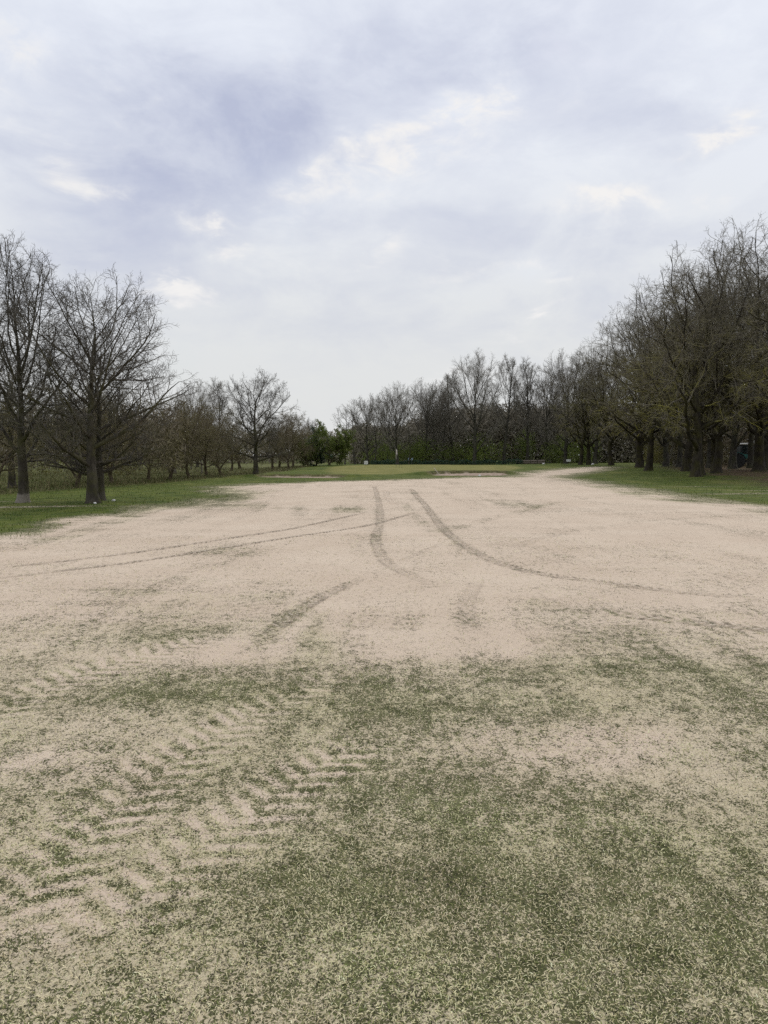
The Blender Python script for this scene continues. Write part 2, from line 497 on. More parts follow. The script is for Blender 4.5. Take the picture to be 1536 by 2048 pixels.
fcls[er[quads].mean(1) < 1.0] = 3
fcls[el_[quads].mean(1) < 1.0] = 4
fcls[(litt[quads].mean(1) > 0.5) & (fcls == 0)] = 5

gm, gg, gb = new_mat('turf_and_sand')
pos = gg.n('ShaderNodeNewGeometry').outputs['Position']
covA, greenA, bunkA, lipA, littA, longA = (gg.attr(k) for k in ('cov', 'green', 'bunk', 'lip', 'litter', 'longg'))
fine = gg.noise(pos, 95.0, 3, 0.65)
fine2 = gg.noise(gg.vm('ADD', pos, (5, 3, 1)), 38.0, 4, 0.6)
midn = gg.noise(pos, 5.5, 5, 0.6)
broad = gg.noise(pos, 0.55, 4, 0.6)
streak = gg.noise(gg.scalev(pos, (1.0, 0.16, 1.0)), 3.2, 5, 0.62)
streak2 = gg.noise(gg.scalev(pos, (0.22, 1.0, 1.0)), 1.5, 5, 0.6)
swath = gg.noise(gg.scalev(pos, (0.9, 0.045, 1.0)), 1.1, 2, 0.5)
ce = gg.m('MULTIPLY', gg.m('MULTIPLY', covA, gg.m('SUBTRACT', 1.0, covA)), 4.0)
sm = gg.m('ADD', gg.m('MULTIPLY', gg.m('SUBTRACT', streak, 0.5), 1.1), gg.m('MULTIPLY', gg.m('SUBTRACT', streak2, 0.5), 1.2))
sm = gg.m('ADD', sm, gg.m('MULTIPLY', gg.m('SUBTRACT', midn, 0.5), 0.5))
sm = gg.m('ADD', sm, gg.m('MULTIPLY', gg.m('SUBTRACT', swath, 0.5), 0.9))
cov2 = gg.m('ADD', covA, gg.m('MULTIPLY', sm, gg.m('MULTIPLY_ADD', ce, 0.80, 0.10)), clamp=True)
cov2 = gg.m('MULTIPLY', cov2, gg.mr(covA, 0.0, 0.06))
coarse = gg.noise(gg.scalev(pos, (1.0, 0.6, 1.0)), 13.0, 4, 0.7)
spk = gg.m('ADD', gg.m('MULTIPLY', fine, 0.42), gg.m('ADD', gg.m('MULTIPLY', fine2, 0.28), gg.m('MULTIPLY', coarse, 0.30)))
spk = gg.mr(spk, 0.375, 0.625, 0.0, 1.0)
sandm = gg.mr(gg.m('SUBTRACT', cov2, spk), -0.09, 0.09, 0.0, 1.0, 'LINEAR')
sand = gg.mix(gg.mr(broad, 0.3, 0.7), (0.590, 0.472, 0.360), (0.650, 0.532, 0.412))
sand = gg.mix(gg.mr(fine2, 0.32, 0.68), gg.mix(0.18, sand, (0.34, 0.28, 0.21)), sand)
sage = gg.mix(gg.mr(midn, 0.3, 0.7), (0.38, 0.345, 0.200), (0.52, 0.462, 0.290))
sand = gg.mix(gg.mr(covA, 0.48, 0.82, 0.75, 0.0, 'LINEAR'), sand, sage)
turf_d = gg.mix(gg.mr(midn, 0.3, 0.7), (0.072, 0.075, 0.030), (0.160, 0.160, 0.074))
rough_c = gg.mix(gg.mr(gg.noise(pos, 0.9, 5, 0.65), 0.35, 0.65), (0.060, 0.088, 0.012), (0.130, 0.152, 0.025))
rough_c = gg.mix(gg.mr(fine2, 0.35, 0.7), gg.mix(0.45, rough_c, (0.03, 0.045, 0.01)), rough_c)
rough_c = gg.mix(gg.mr(gg.noise(gg.scalev(pos, (1, .4, 1)), 0.35, 4, 0.6), 0.5, 0.72), rough_c, (0.14, 0.145, 0.035))
turf = gg.mix(gg.mr(covA, 0.02, 0.35), rough_c, turf_d)
base = gg.mix(sandm, turf, sand)
gcol = gg.mix(gg.mr(gg.noise(pos, 0.4, 4, 0.6), 0.35, 0.68), (0.165, 0.160, 0.045), (0.235, 0.208, 0.068))
gcol = gg.mix(gg.mr(fine2, 0.3, 0.7, 0.0, 0.25), gcol, (0.11, 0.13, 0.03))
base = gg.mix(greenA, base, gcol)
lcol = gg.mix(gg.mr(gg.noise(pos, 7, 5, 0.7), 0.35, 0.65), (0.055, 0.038, 0.022), (0.135, 0.088, 0.052))
lmask = gg.m('MULTIPLY', littA, gg.mr(gg.noise(pos, 0.6, 5, 0.65), 0.30, 0.52, 0.35, 1.0))
base = gg.mix(lmask, base, lcol)
lgc = gg.mix(gg.mr(gg.noise(pos, 2.2, 5, 0.7), 0.38, 0.62), (0.060, 0.070, 0.018), (0.165, 0.135, 0.070))
base = gg.mix(gg.m('MULTIPLY', longA, 0.55), base, lgc)
bcol = gg.mix(gg.mr(gg.noise(pos, 2.5, 5, 0.65), 0.35, 0.65), (0.28, 0.20, 0.15), (0.42, 0.33, 0.26))
base = gg.mix(bunkA, base, bcol)
lpc = gg.mix(gg.mr(gg.noise(pos, 5, 5, 0.7), 0.4, 0.6), (0.070, 0.062, 0.028), (0.16, 0.135, 0.065))
base = gg.mix(lipA, base, lpc)
gg.put(gb.inputs['Base Color'], base)
gb.inputs['Roughness'].default_value = 0.95
gb.inputs['Specular IOR Level'].default_value = 0.12
bump = gg.n('ShaderNodeBump')
bump.inputs['Strength'].default_value = 0.9
bump.inputs['Distance'].default_value = 0.02
bh = gg.m('ADD', gg.m('MULTIPLY', sandm, 0.45), gg.m('ADD', gg.m('MULTIPLY', fine2, 0.9), gg.m('MULTIPLY', midn, 1.2)))
gg.l.new(bh, bump.inputs['Height'])
gg.l.new(bump.outputs[0], gb.inputs['Normal'])

ATT = dict(cov=cov, green=greenm, bunk=bunk, lip=lip, litter=litt, longg=longg)


def ground_piece(name, sel, label, cat=None):
    f = quads[sel]
    used, inv = np.unique(f, return_inverse=True)
    v = np.stack([GX[used], GY[used], GZ[used]], 1)
    me = mesh_np(name, v, quads=inv.reshape(-1, 4), smooth=True, attrs={k: q[used] for k, q in ATT.items()})
    return tag(link(name, me, mat=gm), label, cat, kind='structure')


rough_o = ground_piece('rough_ground', fcls == 0, 'green mown rough grass beside and beyond the sanded fairway')
fair = ground_piece('fairway', fcls == 1, 'fairway turf top dressed with pale beige sand, with tyre tracks')
ground_piece('putting_green', fcls == 2, 'yellow-green putting green on a low rise with a flagstick')
ground_piece('sand_bunker', fcls == 3, 'sand bunker with dark turf lip, between putting green and sandy track')
ground_piece('sand_bunker', fcls == 4, 'thin sand bunker with dark lip in front of the dark green bushes')
ground_piece('woodland_floor', fcls == 5, 'brown leaf-littered ground under the bare trees by the tractor')
# ground under the photographer's feet closes the fan
v0 = [(0, 0, hz(0.01, 0.01))] + [(0.6 * math.sin(t), 0.6 * math.cos(t), hz(0.6 * math.sin(t), 0.6 * math.cos(t))) for t in theta]
tri = [(0, 1 + (i + 1) % ntn, 1 + i) for i in range(ntn)]
cv = np.full(len(v0), 0.5)
link('foot_patch', mesh_np('foot_patch', v0, tris=np.array(tri), smooth=True, attrs=dict(cov=cv, green=cv * 0, bunk=cv * 0, lip=cv * 0, litter=cv * 0, longg=cv * 0)), parent=fair, mat=gm)

# ------------------------------------------------------------------ tyre tracks pressed into the dressing (parts of the fairway)
tm, tg, tb = new_mat('tyre_track_sand')
tu, tv, ts = tg.attr('u'), tg.attr('v'), tg.attr('s')
tpos = tg.n('ShaderNodeNewGeometry').outputs['Position']
av = tg.m('ABSOLUTE', tv)
ph = tg.m('ADD', tg.m('MULTIPLY', tu, 7.5), tg.m('MULTIPLY', av, 0.9))
ph = tg.m('ADD', ph, tg.m('MULTIPLY', tg.m('SIGN', tv), 0.25))
ph = tg.m('ADD', ph, tg.m('MULTIPLY', tg.noise(tpos, 3.0, 3), 1.2))
wv = tg.m('SINE', tg.m('MULTIPLY', ph, 2 * math.pi))
tn = tg.noise(tpos, 60.0, 4, 0.65)
tn2 = tg.noise(tpos, 3.5, 4, 0.65)
shoulder = tg.m('MULTIPLY', tg.mr(av, 0.35, 0.55), tg.mr(av, 0.95, 0.72))
strength = tg.m('MULTIPLY', ts, tg.mr(tn2, 0.32, 0.66, 0.12, 1.0))
lug = tg.m('MULTIPLY', tg.mr(wv, 0.0, 0.7), tg.mr(av, 1.0, 0.7))
darkm = tg.m('ADD', tg.m('MULTIPLY', lug, 0.65), tg.m('MULTIPLY', shoulder, 0.28))
darkm = tg.m('MULTIPLY', tg.m('MULTIPLY', darkm, strength), tg.mr(tn, 0.34, 0.55, 0.3, 1.0))
ridge = tg.m('MULTIPLY', tg.m('MULTIPLY', tg.mr(wv, -0.1, -0.8), tg.mr(av, 1.0, 0.6)), tg.m('MULTIPLY', strength, 0.6))
ridge = tg.m('MULTIPLY', ridge, tg.mr(tn, 0.3, 0.6))
alpha = tg.m('MAXIMUM', darkm, ridge)
alpha = tg.m('MULTIPLY', alpha, tg.mr(tg.noise(tpos, 14.0, 4, 0.7), 0.34, 0.58, 0.25, 0.85), clamp=True)
tcol = tg.mix(tg.mr(tg.m('SUBTRACT', darkm, ridge), -0.05, 0.05), (0.60, 0.51, 0.42), tg.mix(tn2, (0.13, 0.105, 0.075), (0.22, 0.18, 0.13)))
tg.put(tb.inputs['Base Color'], tcol)
tb.inputs['Roughness'].default_value = 0.95
tb.inputs['Specular IOR Level'].default_value = 0.1
tg.put(tb.inputs['Alpha'], alpha)


def spline(pts, step):
    P = np.array(pts, float)
    d = np.concatenate([[0], np.cumsum(np.hypot(*np.diff(P, axis=0).T))])
    out = []
    P2 = np.vstack([2 * P[0] - P[1], P, 2 * P[-1] - P[-2]])
    for i in range(len(P) - 1):
        p0, p1, p2, p3 = P2[i:i + 4]
        n = max(2, int((d[i + 1] - d[i]) / step))
        t = np.linspace(0, 1, n, endpoint=False)[:, None]
        out.append(0.5 * (2 * p1 + (p2 - p0) * t + (2 * p0 - 5 * p1 + 4 * p2 - p3) * t ** 2 + (3 * p1 - p0 - 3 * p2 + p3) * t ** 3))
    out.append(P[-1:])
    return np.vstack(out)


TRACKS = [
    ('single tractor tyre line curving across the left of the fairway', 0.17, 2.2, [(-6.33, 10.51), (-5.72, 11.37), (-4.76, 12.57), (-3.68, 14.13), (-2.28, 16.77), (-1.59, 19.06), (-0.35, 23.07)]),
    ('', 0.17, 2.2, [(-5.84, 9.69), (-5.21, 10.34), (-4.14, 11.75), (-3.19, 13.24), (-2.05, 15.07), (-0.34, 18.37), (1.08, 23.07)]),
    ('', 0.26, 0.95, [(-0.55, 42.4), (-0.21, 28.87), (-0.1, 19.81), (-0.16, 15.53), (-0.11, 13.45), (0.05, 11.86), (0.3, 10.83), (0.6, 9.96), (1.03, 9.16)]),
    ('', 0.34, 0.45, [(0.05, 37.4), (0.19, 28.87), (0.51, 24.65)]),
    ('', 0.26, 1.25, [(1.3, 38.53), (1.38, 25.91), (1.34, 18.37), (1.41, 14.63), (1.59, 12.64), (1.87, 11.32), (2.29, 10.51), (2.82, 9.96), (3.53, 9.22), (4.41, 8.74), (5.14, 8.38)]),
    ('', 0.22, 1.4, [(-0.16, 10.74), (-0.44, 9.96), (-0.75, 8.89), (-0.96, 7.78), (-1.08, 6.91), (-1.14, 6.3)]),
    ('', 0.16, 0.6, [(0.17, 11.86), (0.61, 12.9), (1.09, 14.21)]),
    ('', 0.24, 0.6, [(1.30, 10.4), (1.02, 9.06), (0.90, 8.3), (0.84, 7.32), (0.85, 6.81)]),
    ('', 0.30, 1.4, [(2.2, 8.11), (2.72, 7.75), (3.12, 7.5), (3.63, 7.17), (4.19, 6.81)]),
    ('', 0.30, 0.5, [(2.16, 13.1), (3.13, 15.34), (4.38, 17.12)]),
    ('', 0.12, 0.5, [(4.61, 14.63), (5.15, 12.45), (5.67, 10.92)]),
]
NV = 9
for lab, wdt, st, pts in TRACKS:
    c = spline(pts, 0.035)
    tan = np.gradient(c, axis=0)
    tan /= np.linalg.norm(tan, axis=1)[:, None]
    nor = np.stack([-tan[:, 1], tan[:, 0]], 1)
    vv = np.linspace(-1, 1, NV)
    wob_ = 1 + 0.18 * vnoise(c[:, 0], c[:, 1], 0.7, 10)
    P = c[:, None, :] + nor[:, None, :] * (vv * wdt / 2)[None, :, None] * wob_[:, None, None]
    u = np.concatenate([[0], np.cumsum(np.hypot(*np.diff(c, axis=0).T))])
    U = np.repeat(u[:, None], NV, 1)
    V = np.repeat(vv[None, :], len(c), 0)
    fl = min(2.5, u[-1] * 0.3)
    fade = smooth(0, fl, u) * smooth(0, fl, u[-1] - u)
    S = np.repeat((st * fade)[:, None], NV, 1)
    Z = height(P[..., 0].ravel(), P[..., 1].ravel()).reshape(P.shape[:2])
    lugs = np.maximum(0, np.sin(2 * math.pi * (U * 7.5 + np.abs(V) * 0.9 + 0.25 * np.sign(V) + math.pi)))
    Z = Z + 0.008 + 0.006 * lugs * (np.abs(V) < 0.99)
    v3 = np.stack([P[..., 0], P[..., 1], Z], -1).reshape(-1, 3)
    ii = np.arange(len(c) * NV).reshape(len(c), NV)
    q = np.stack([ii[:-1, :-1], ii[1:, :-1], ii[1:, 1:], ii[:-1, 1:]], -1).reshape(-1, 4)
    link('tyre_track', mesh_np('tyre_track', v3, quads=q, smooth=True, attrs=dict(u=U.ravel(), v=V.ravel(), s=S.ravel())), parent=fair, mat=tm)

# ------------------------------------------------------------------ turf blades poking through the sand (too many to count)
bm_, bg_, bb_ = new_mat('turf_blade')
bg_.put(bb_.inputs['Base Color'], bg_.attr('col', 'Color'))
bb_.inputs['Roughness'].default_value = 0.85
bb_.inputs['Specular IOR Level'].default_value = 0.15


def blades(name, x, y, ln, wd, elev, az_, col, parent=None, base_col=None):
    n = len(x)
    z = height(x, y) - 0.002
    dx, dy = np.cos(az_) * np.cos(elev), np.sin(az_) * np.cos(elev)
    dz = np.sin(elev)
    p0 = np.stack([x, y, z], 1)
    d = np.stack([dx, dy, dz], 1)
    side = np.stack([-np.sin(az_), np.cos(az_), np.zeros(n)], 1)
    mid = p0 + d * (ln * 0.5)[:, None] + np.array([0, 0, 1]) * (ln * 0.12)[:, None]
    tip = p0 + d * ln[:, None]
    V = np.stack([p0, mid + side * (wd * .5)[:, None], tip, mid - side * (wd * .5)[:, None]], 1).reshape(-1, 3)
    Q = np.arange(n * 4).reshape(n, 4)
    me = mesh_np(name, V, tris=np.concatenate([Q[:, [0, 1, 3]], Q[:, [1, 2, 3]]]), attrs=dict(col=np.repeat(col, 4, 0)))
    return link(name, me, parent=parent, mat=bm_)


rg = np.random.RandomState(11)
N0 = 440000
rr_ = 1.5 * (16 / 1.5) ** rg.rand(N0 * 3)
# wanted density per square metre; geometric radii give a density of 1/r^2
acc = np.minimum(1.0, (rr_ / 3.4) ** 1.0) * np.where(rr_ > 3.4, (3.4 / rr_) ** 0.75, 1.0)
rr_ = rr_[rg.rand(len(rr_)) < acc][:N0]
tt_ = R(40) * (2 * rg.rand(len(rr_)) - 1)
bx_, by_ = rr_ * np.sin(tt_), rr_ * np.cos(tt_)
cb, _, _ = coverage(bx_, by_)
clump = vnoise(bx_, by_, 0.10, 4) * 0.5 + vnoise(bx_, by_, 0.035, 33) * 0.5
keep = rg.rand(len(bx_)) < np.clip(1.6 - 1.5 * cb + 0.3 * clump, 0.07, 1.0)
bx_, by_, rr_, cb = bx_[keep], by_[keep], rr_[keep], cb[keep]
n = len(bx_)
lod = np.maximum(1.0, (rr_ / 3.6) ** 0.7)
ln = rg.uniform(0.009, 0.025, n) * lod
wd = rg.uniform(0.0017, 0.0034, n) * lod
elv = np.abs(rg.normal(0.30, 0.35, n)).clip(0.02, 1.35)
azb = rg.rand(n) * 6.283
k = rg.rand(n)[:, None]
sandy = np.array([0.68, 0.605, 0.375])
straw = np.array([0.46, 0.40, 0.21])
green = np.array([0.175, 0.198, 0.066])
deep = np.array([0.026, 0.027, 0.014])
pS = np.clip(0.44 + 0.30 * (cb - 0.4) + 0.10 * vnoise(bx_, by_, 0.45, 21), 0.1, 0.85)[:, None]
colr = np.where(k < pS, sandy, np.where(k < pS + 0.14, straw, np.where(k < pS + 0.37, green, deep)))
tint = 0.07 * vnoise(bx_, by_, 0.8, 14)[:, None]
colr = colr * (1 + rg.normal(0, 0.16, n)[:, None] + tint * np.array([0.3, 1.0, -0.2])).clip(0.4, 1.6)
go = blades('turf_grass', bx_, by_, ln, wd, elv, azb, np.clip(colr, 0.01, 0.8))
tag(go, 'short sand-dusted turf blades poking through the dressing in the foreground', 'grass', kind='stuff')

# long pale grass along the tree belt on the left
nL = 26000
lx = rg.uniform(-34, -8, nL * 4)
ly = rg.uniform(28, 100, nL * 4)
sdl = poly_sd(lx, ly, LONGG) + 0.5 * vnoise(lx, ly, 3, 12)
kp = (sdl > 0) & (rg.rand(len(lx)) < np.exp(-sdl / 3.0) * 0.9 + 0.12)
lx, ly = lx[kp][:nL], ly[kp][:nL]
n = len(lx)
kk = rg.rand(n)[:, None]
lc = np.where(kk < 0.35, np.array([0.21, 0.17, 0.09]), np.where(kk < 0.75, np.array([0.07, 0.09, 0.022]), np.array([0.12, 0.10, 0.05])))
lo_ = blades('long_grass', lx, ly, rg.uniform(0.10, 0.32, n) * (1 + 0.4 * vnoise(lx, ly, 2, 40)), rg.uniform(0.012, 0.03, n), rg.uniform(0.7, 1.5, n), rg.rand(n) * 6.283, lc * rg.uniform(0.7, 1.3, n)[:, None])
tag(lo_, 'long pale tussocky grass along the foot of the left tree belt', 'grass', kind='stuff')

# tufts that break up the mown verges
nV = 60000
vr = 13 * (60 / 13) ** rg.rand(nV)
va = R(41) * (2 * rg.rand(nV) - 1)
vx, vy = vr * np.sin(va), vr * np.cos(va)
sdv = poly_sd(vx, vy, FAIRWAY) + 0.7 * vnoise(vx, vy, 3.4, 8)
kp = (sdv < 0.9) & (rg.rand(nV) < np.clip(0.9 - sdv * 0.5, 0, 1)) & (vnoise(vx, vy, 1.2, 19) + 0.8 * rg.rand(nV) > 0.1) & (poly_sd(vx, vy, GREEN) < -1) & (bunker_field(vx, vy, BK_R) > 1.15) & (bunker_field(vx, vy, BK_L) > 1.15)
vx, vy = vx[kp], vy[kp]
n = len(vx)
kk = rg.rand(n)[:, None]
vc = np.where(kk < 0.45, np.array([0.075, 0.115, 0.018]), np.where(kk < 0.8, np.array([0.12, 0.15, 0.03]), np.array([0.17, 0.155, 0.055])))
vo = blades('verge_grass', vx, vy, rg.uniform(0.05, 0.13, n), rg.uniform(0.008, 0.02, n) * (np.hypot(vx, vy) / 20) ** 0.5, rg.uniform(0.3, 1.4, n), rg.rand(n) * 6.283, vc * rg.uniform(0.7, 1.35, n)[:, None])
tag(vo, 'green tufts of the mown verges on both sides of the sand', 'grass', kind='stuff')

# ------------------------------------------------------------------ tree maker
def bark(name, c1, c2, moss, mossamt, mlo=0.0, mhi=9.0, dust=0.0):
    m, q, b = new_mat(name)
    t = q.n('ShaderNodeTexCoord').outputs['Object']
    nz = q.noise(q.scalev(t, (1, 1, 0.35)), 5.0, 5, 0.65)
    base = q.mix(q.mr(nz, 0.35, 0.65), c1, c2)
    mn = q.noise(t, 1.1, 4, 0.65)
    sp = q.n('ShaderNodeSeparateXYZ')
    q.l.new(t, sp.inputs[0])
    mm = q.m('MULTIPLY', q.mr(mn, 0.42, 0.62), mossamt)
    # algae thins out where the wood gets young and high
    mm = q.m('MULTIPLY', mm, q.mr(sp.outputs[2], mhi, mlo, 0.15, 1.0))
    base = q.mix(mm, base, moss)
    if dust:
        dz_ = q.m('ADD', sp.outputs[2], q.m('MULTIPLY', q.noise(t, 7.0, 5, 0.7), 0.22))
        base = q.mix(q.mr(dz_, dust + 0.10, dust + 0.02, 0.0, 0.8), base, (0.25, 0.22, 0.185))
    q.put(b.inputs['Base Color'], base)
    b.inputs['Roughness'].default_value = 0.9
    b.inputs['Specular IOR Level'].default_value = 0.15
    bp = q.n('ShaderNodeBump')
    bp.inputs['Strength'].default_value = 0.6
    bp.inputs['Distance'].default_value = 0.03
    q.l.new(q.noise(q.scalev(t, (1, 1, 0.25)), 16.0, 4, 0.6), bp.inputs['Height'])
    q.l.new(bp.outputs[0], b.inputs['Normal'])
    return m


M_BARK = bark('bark_oak', (0.040, 0.034, 0.026), (0.085, 0.074, 0.058), (0.085, 0.085, 0.022), 0.55, 1, 8)
M_DUSTED = bark('bark_dusted', (0.040, 0.034, 0.026), (0.085, 0.074, 0.058), (0.085, 0.085, 0.022), 0.55, 1, 8, dust=0.36)
M_MOSSY = bark('bark_mossy', (0.022, 0.018, 0.013), (0.050, 0.042, 0.031), (0.060, 0.056, 0.014), 0.6, 3, 17)
M_GREY = bark('bark_grey', (0.040, 0.036, 0.030), (0.080, 0.072, 0.060), (0.085, 0.090, 0.035), 0.4, 2, 12)
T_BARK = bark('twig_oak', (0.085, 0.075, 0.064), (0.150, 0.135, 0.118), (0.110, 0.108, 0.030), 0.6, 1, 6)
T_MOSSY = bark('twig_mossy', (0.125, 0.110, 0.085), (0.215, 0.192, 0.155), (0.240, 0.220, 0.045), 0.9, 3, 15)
T_GREY = bark('twig_grey', (0.160, 0.142, 0.118), (0.250, 0.226, 0.192), (0.105, 0.108, 0.045), 0.5, 2, 10)  # twig colour lightened in place of air haze on the distant crowns
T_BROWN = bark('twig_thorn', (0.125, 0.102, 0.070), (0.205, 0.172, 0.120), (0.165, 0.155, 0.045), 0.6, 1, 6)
T_HAZED = bark('twig_far_hazed', (0.220, 0.192, 0.145), (0.320, 0.285, 0.222), (0.150, 0.150, 0.055), 0.5, 1, 9)  # haze over the far thickets is put into this paler twig colour
M_BROWN = bark('bark_thorn', (0.060, 0.045, 0.030), (0.110, 0.085, 0.055), (0.095, 0.095, 0.025), 0.6, 1, 6)


def leafmat(name, c1, c2):
    m, q, b = new_mat(name)
    t = q.n('ShaderNodeTexCoord').outputs['Object']
    q.put(b.inputs['Base Color'], q.mix(q.mr(q.noise(t, 1.6, 4, 0.6), 0.35, 0.65), c1, c2))
    b.inputs['Roughness'].default_value = 0.6
    b.inputs['Specular IOR Level'].default_value = 0.2
    # thin leaves let light through
    tr_ = q.n('ShaderNodeBsdfTranslucent')
    q.put(tr_.inputs['Color'], q.mix(q.mr(q.noise(t, 1.6, 4, 0.6), 0.35, 0.65), tuple(min(1, c * 1.3) for c in c1), tuple(min(1, c * 1.3) for c in c2)))
    mx = q.n('ShaderNodeMixShader')
    mx.inputs[0].default_value = 0.4
    q.l.new(b.outputs[0], mx.inputs[1])
    q.l.new(tr_.outputs[0], mx.inputs[2])
    out_ = [n_ for n_ in m.node_tree.nodes if n_.type == 'OUTPUT_MATERIAL'][0]
    q.l.new(mx.outputs[0], out_.inputs[0])
    return m


M_BUD = leafmat('spring_buds', (0.110, 0.104, 0.030), (0.165, 0.150, 0.044))
M_BUDR = leafmat('russet_buds', (0.105, 0.070, 0.032), (0.140, 0.105, 0.045))
M_FRESH = leafmat('fresh_leaves', (0.085, 0.120, 0.026), (0.150, 0.180, 0.042))
M_HOLLY = leafmat('evergreen_leaves', (0.028, 0.062, 0.044), (0.055, 0.100, 0.058))


def rot_about(v, axis, ang):
    c, s = np.cos(ang)[:, None], np.sin(ang)[:, None]
    return v * c + np.cross(axis, v) * s + axis * (np.sum(axis * v, 1)[:, None]) * (1 - c)


def unit(v):
    return v / (np.linalg.norm(v, axis=-1, keepdims=True) + 1e-9)


def tubes(P, Rr, sides, rng):
    """P [N,K,3] polylines, Rr [N,K] radii -> verts, quads"""
    N, K, _ = P.shape
    T = np.gradient(P, axis=1)
    T = unit(T)
    ref = unit(rng.normal(size=(N, 1, 3)) + 1e-3)
    A = unit(np.cross(T, np.broadcast_to(ref, T.shape)))
    B = np.cross(T, A)
    ang = np.arange(sides) / sides * 2 * math.pi
    V = P[:, :, None, :] + Rr[:, :, None, None] * (A[:, :, None, :] * np.cos(ang)[None, None, :, None] + B[:, :, None, :] * np.sin(ang)[None, None, :, None])
    ii = np.arange(N * K * sides).reshape(N, K, sides)
    jj = np.roll(ii, -1, 2)
    Q = np.stack([ii[:, :-1], jj[:, :-1], jj[:, 1:], ii[:, 1:]], -1).reshape(-1, 4)
    return V.reshape(-1, 3), Q


def join(parts):
    vs, qs, o = [], [], 0
    for v, q in parts:
        vs.append(v)
        qs.append(q + o)
        o += len(v)
    return np.concatenate(vs), np.concatenate(qs)


def walk(start, dirn, length, K, gnarl, trop, rng, outw=None):
    N = len(start)
    P = np.zeros((N, K, 3))
    P[:, 0] = start
    d = unit(dirn)
    st = (length / (K - 1))[:, None]
    for k_ in range(1, K):
        d = unit(d + rng.normal(0, gnarl, (N, 3)) + np.array([0, 0, trop]))
        P[:, k_] = P[:, k_ - 1] + d * st
    return P


def env_dist(p, d, c, rad):
    q = (p - c) / rad
    m = d / rad
    a_ = np.sum(m * m, 1)
    b_ = np.sum(q * m, 1)
    c_ = np.sum(q * q, 1) - 1
    disc = b_ * b_ - a_ * c_
    s = np.where(disc > 0, (-b_ + np.sqrt(np.maximum(disc, 0))) / a_, 0.0)
    return np.maximum(s, 0.0)


def spawn(P, Rr, L, n, t0, t1, a0, a1, rng, golden=False):
    """n children on each of the parents: start, direction, parent radius, parent length, t"""
    N, K, _ = P.shape
    i = np.tile(np.arange(n), N)
    par = np.repeat(np.arange(N), n)
    t = t0 + (t1 - t0) * (i + rng.rand(N * n)) / n
    f = t * (K - 1)
    k0 = np.minimum(f.astype(int), K - 2)
    fr = (f - k0)[:, None]
    S = P[par, k0] * (1 - fr) + P[par, k0 + 1] * fr
    T = unit(P[par, k0 + 1] - P[par, k0])
    r = Rr[par, k0] * (1 - fr[:, 0]) + Rr[par, k0 + 1] * fr[:, 0]
    ang = np.radians(a0 + (a1 - a0) * t) * rng.uniform(0.8, 1.2, N * n)
    ref = unit(np.cross(T, np.tile(np.array([[0.31, 0.17, 0.93]]), (N * n, 1)) + rng.normal(0, 0.05, (N * n, 3))))
    phi = (i * 2.39996 + rng.uniform(-0.4, 0.4, N * n)) if golden else rng.rand(N * n) * 6.2832
    axis = rot_about(ref, T, phi)
    D = rot_about(T, axis, ang)
    return S, D, r, L[par], t, par


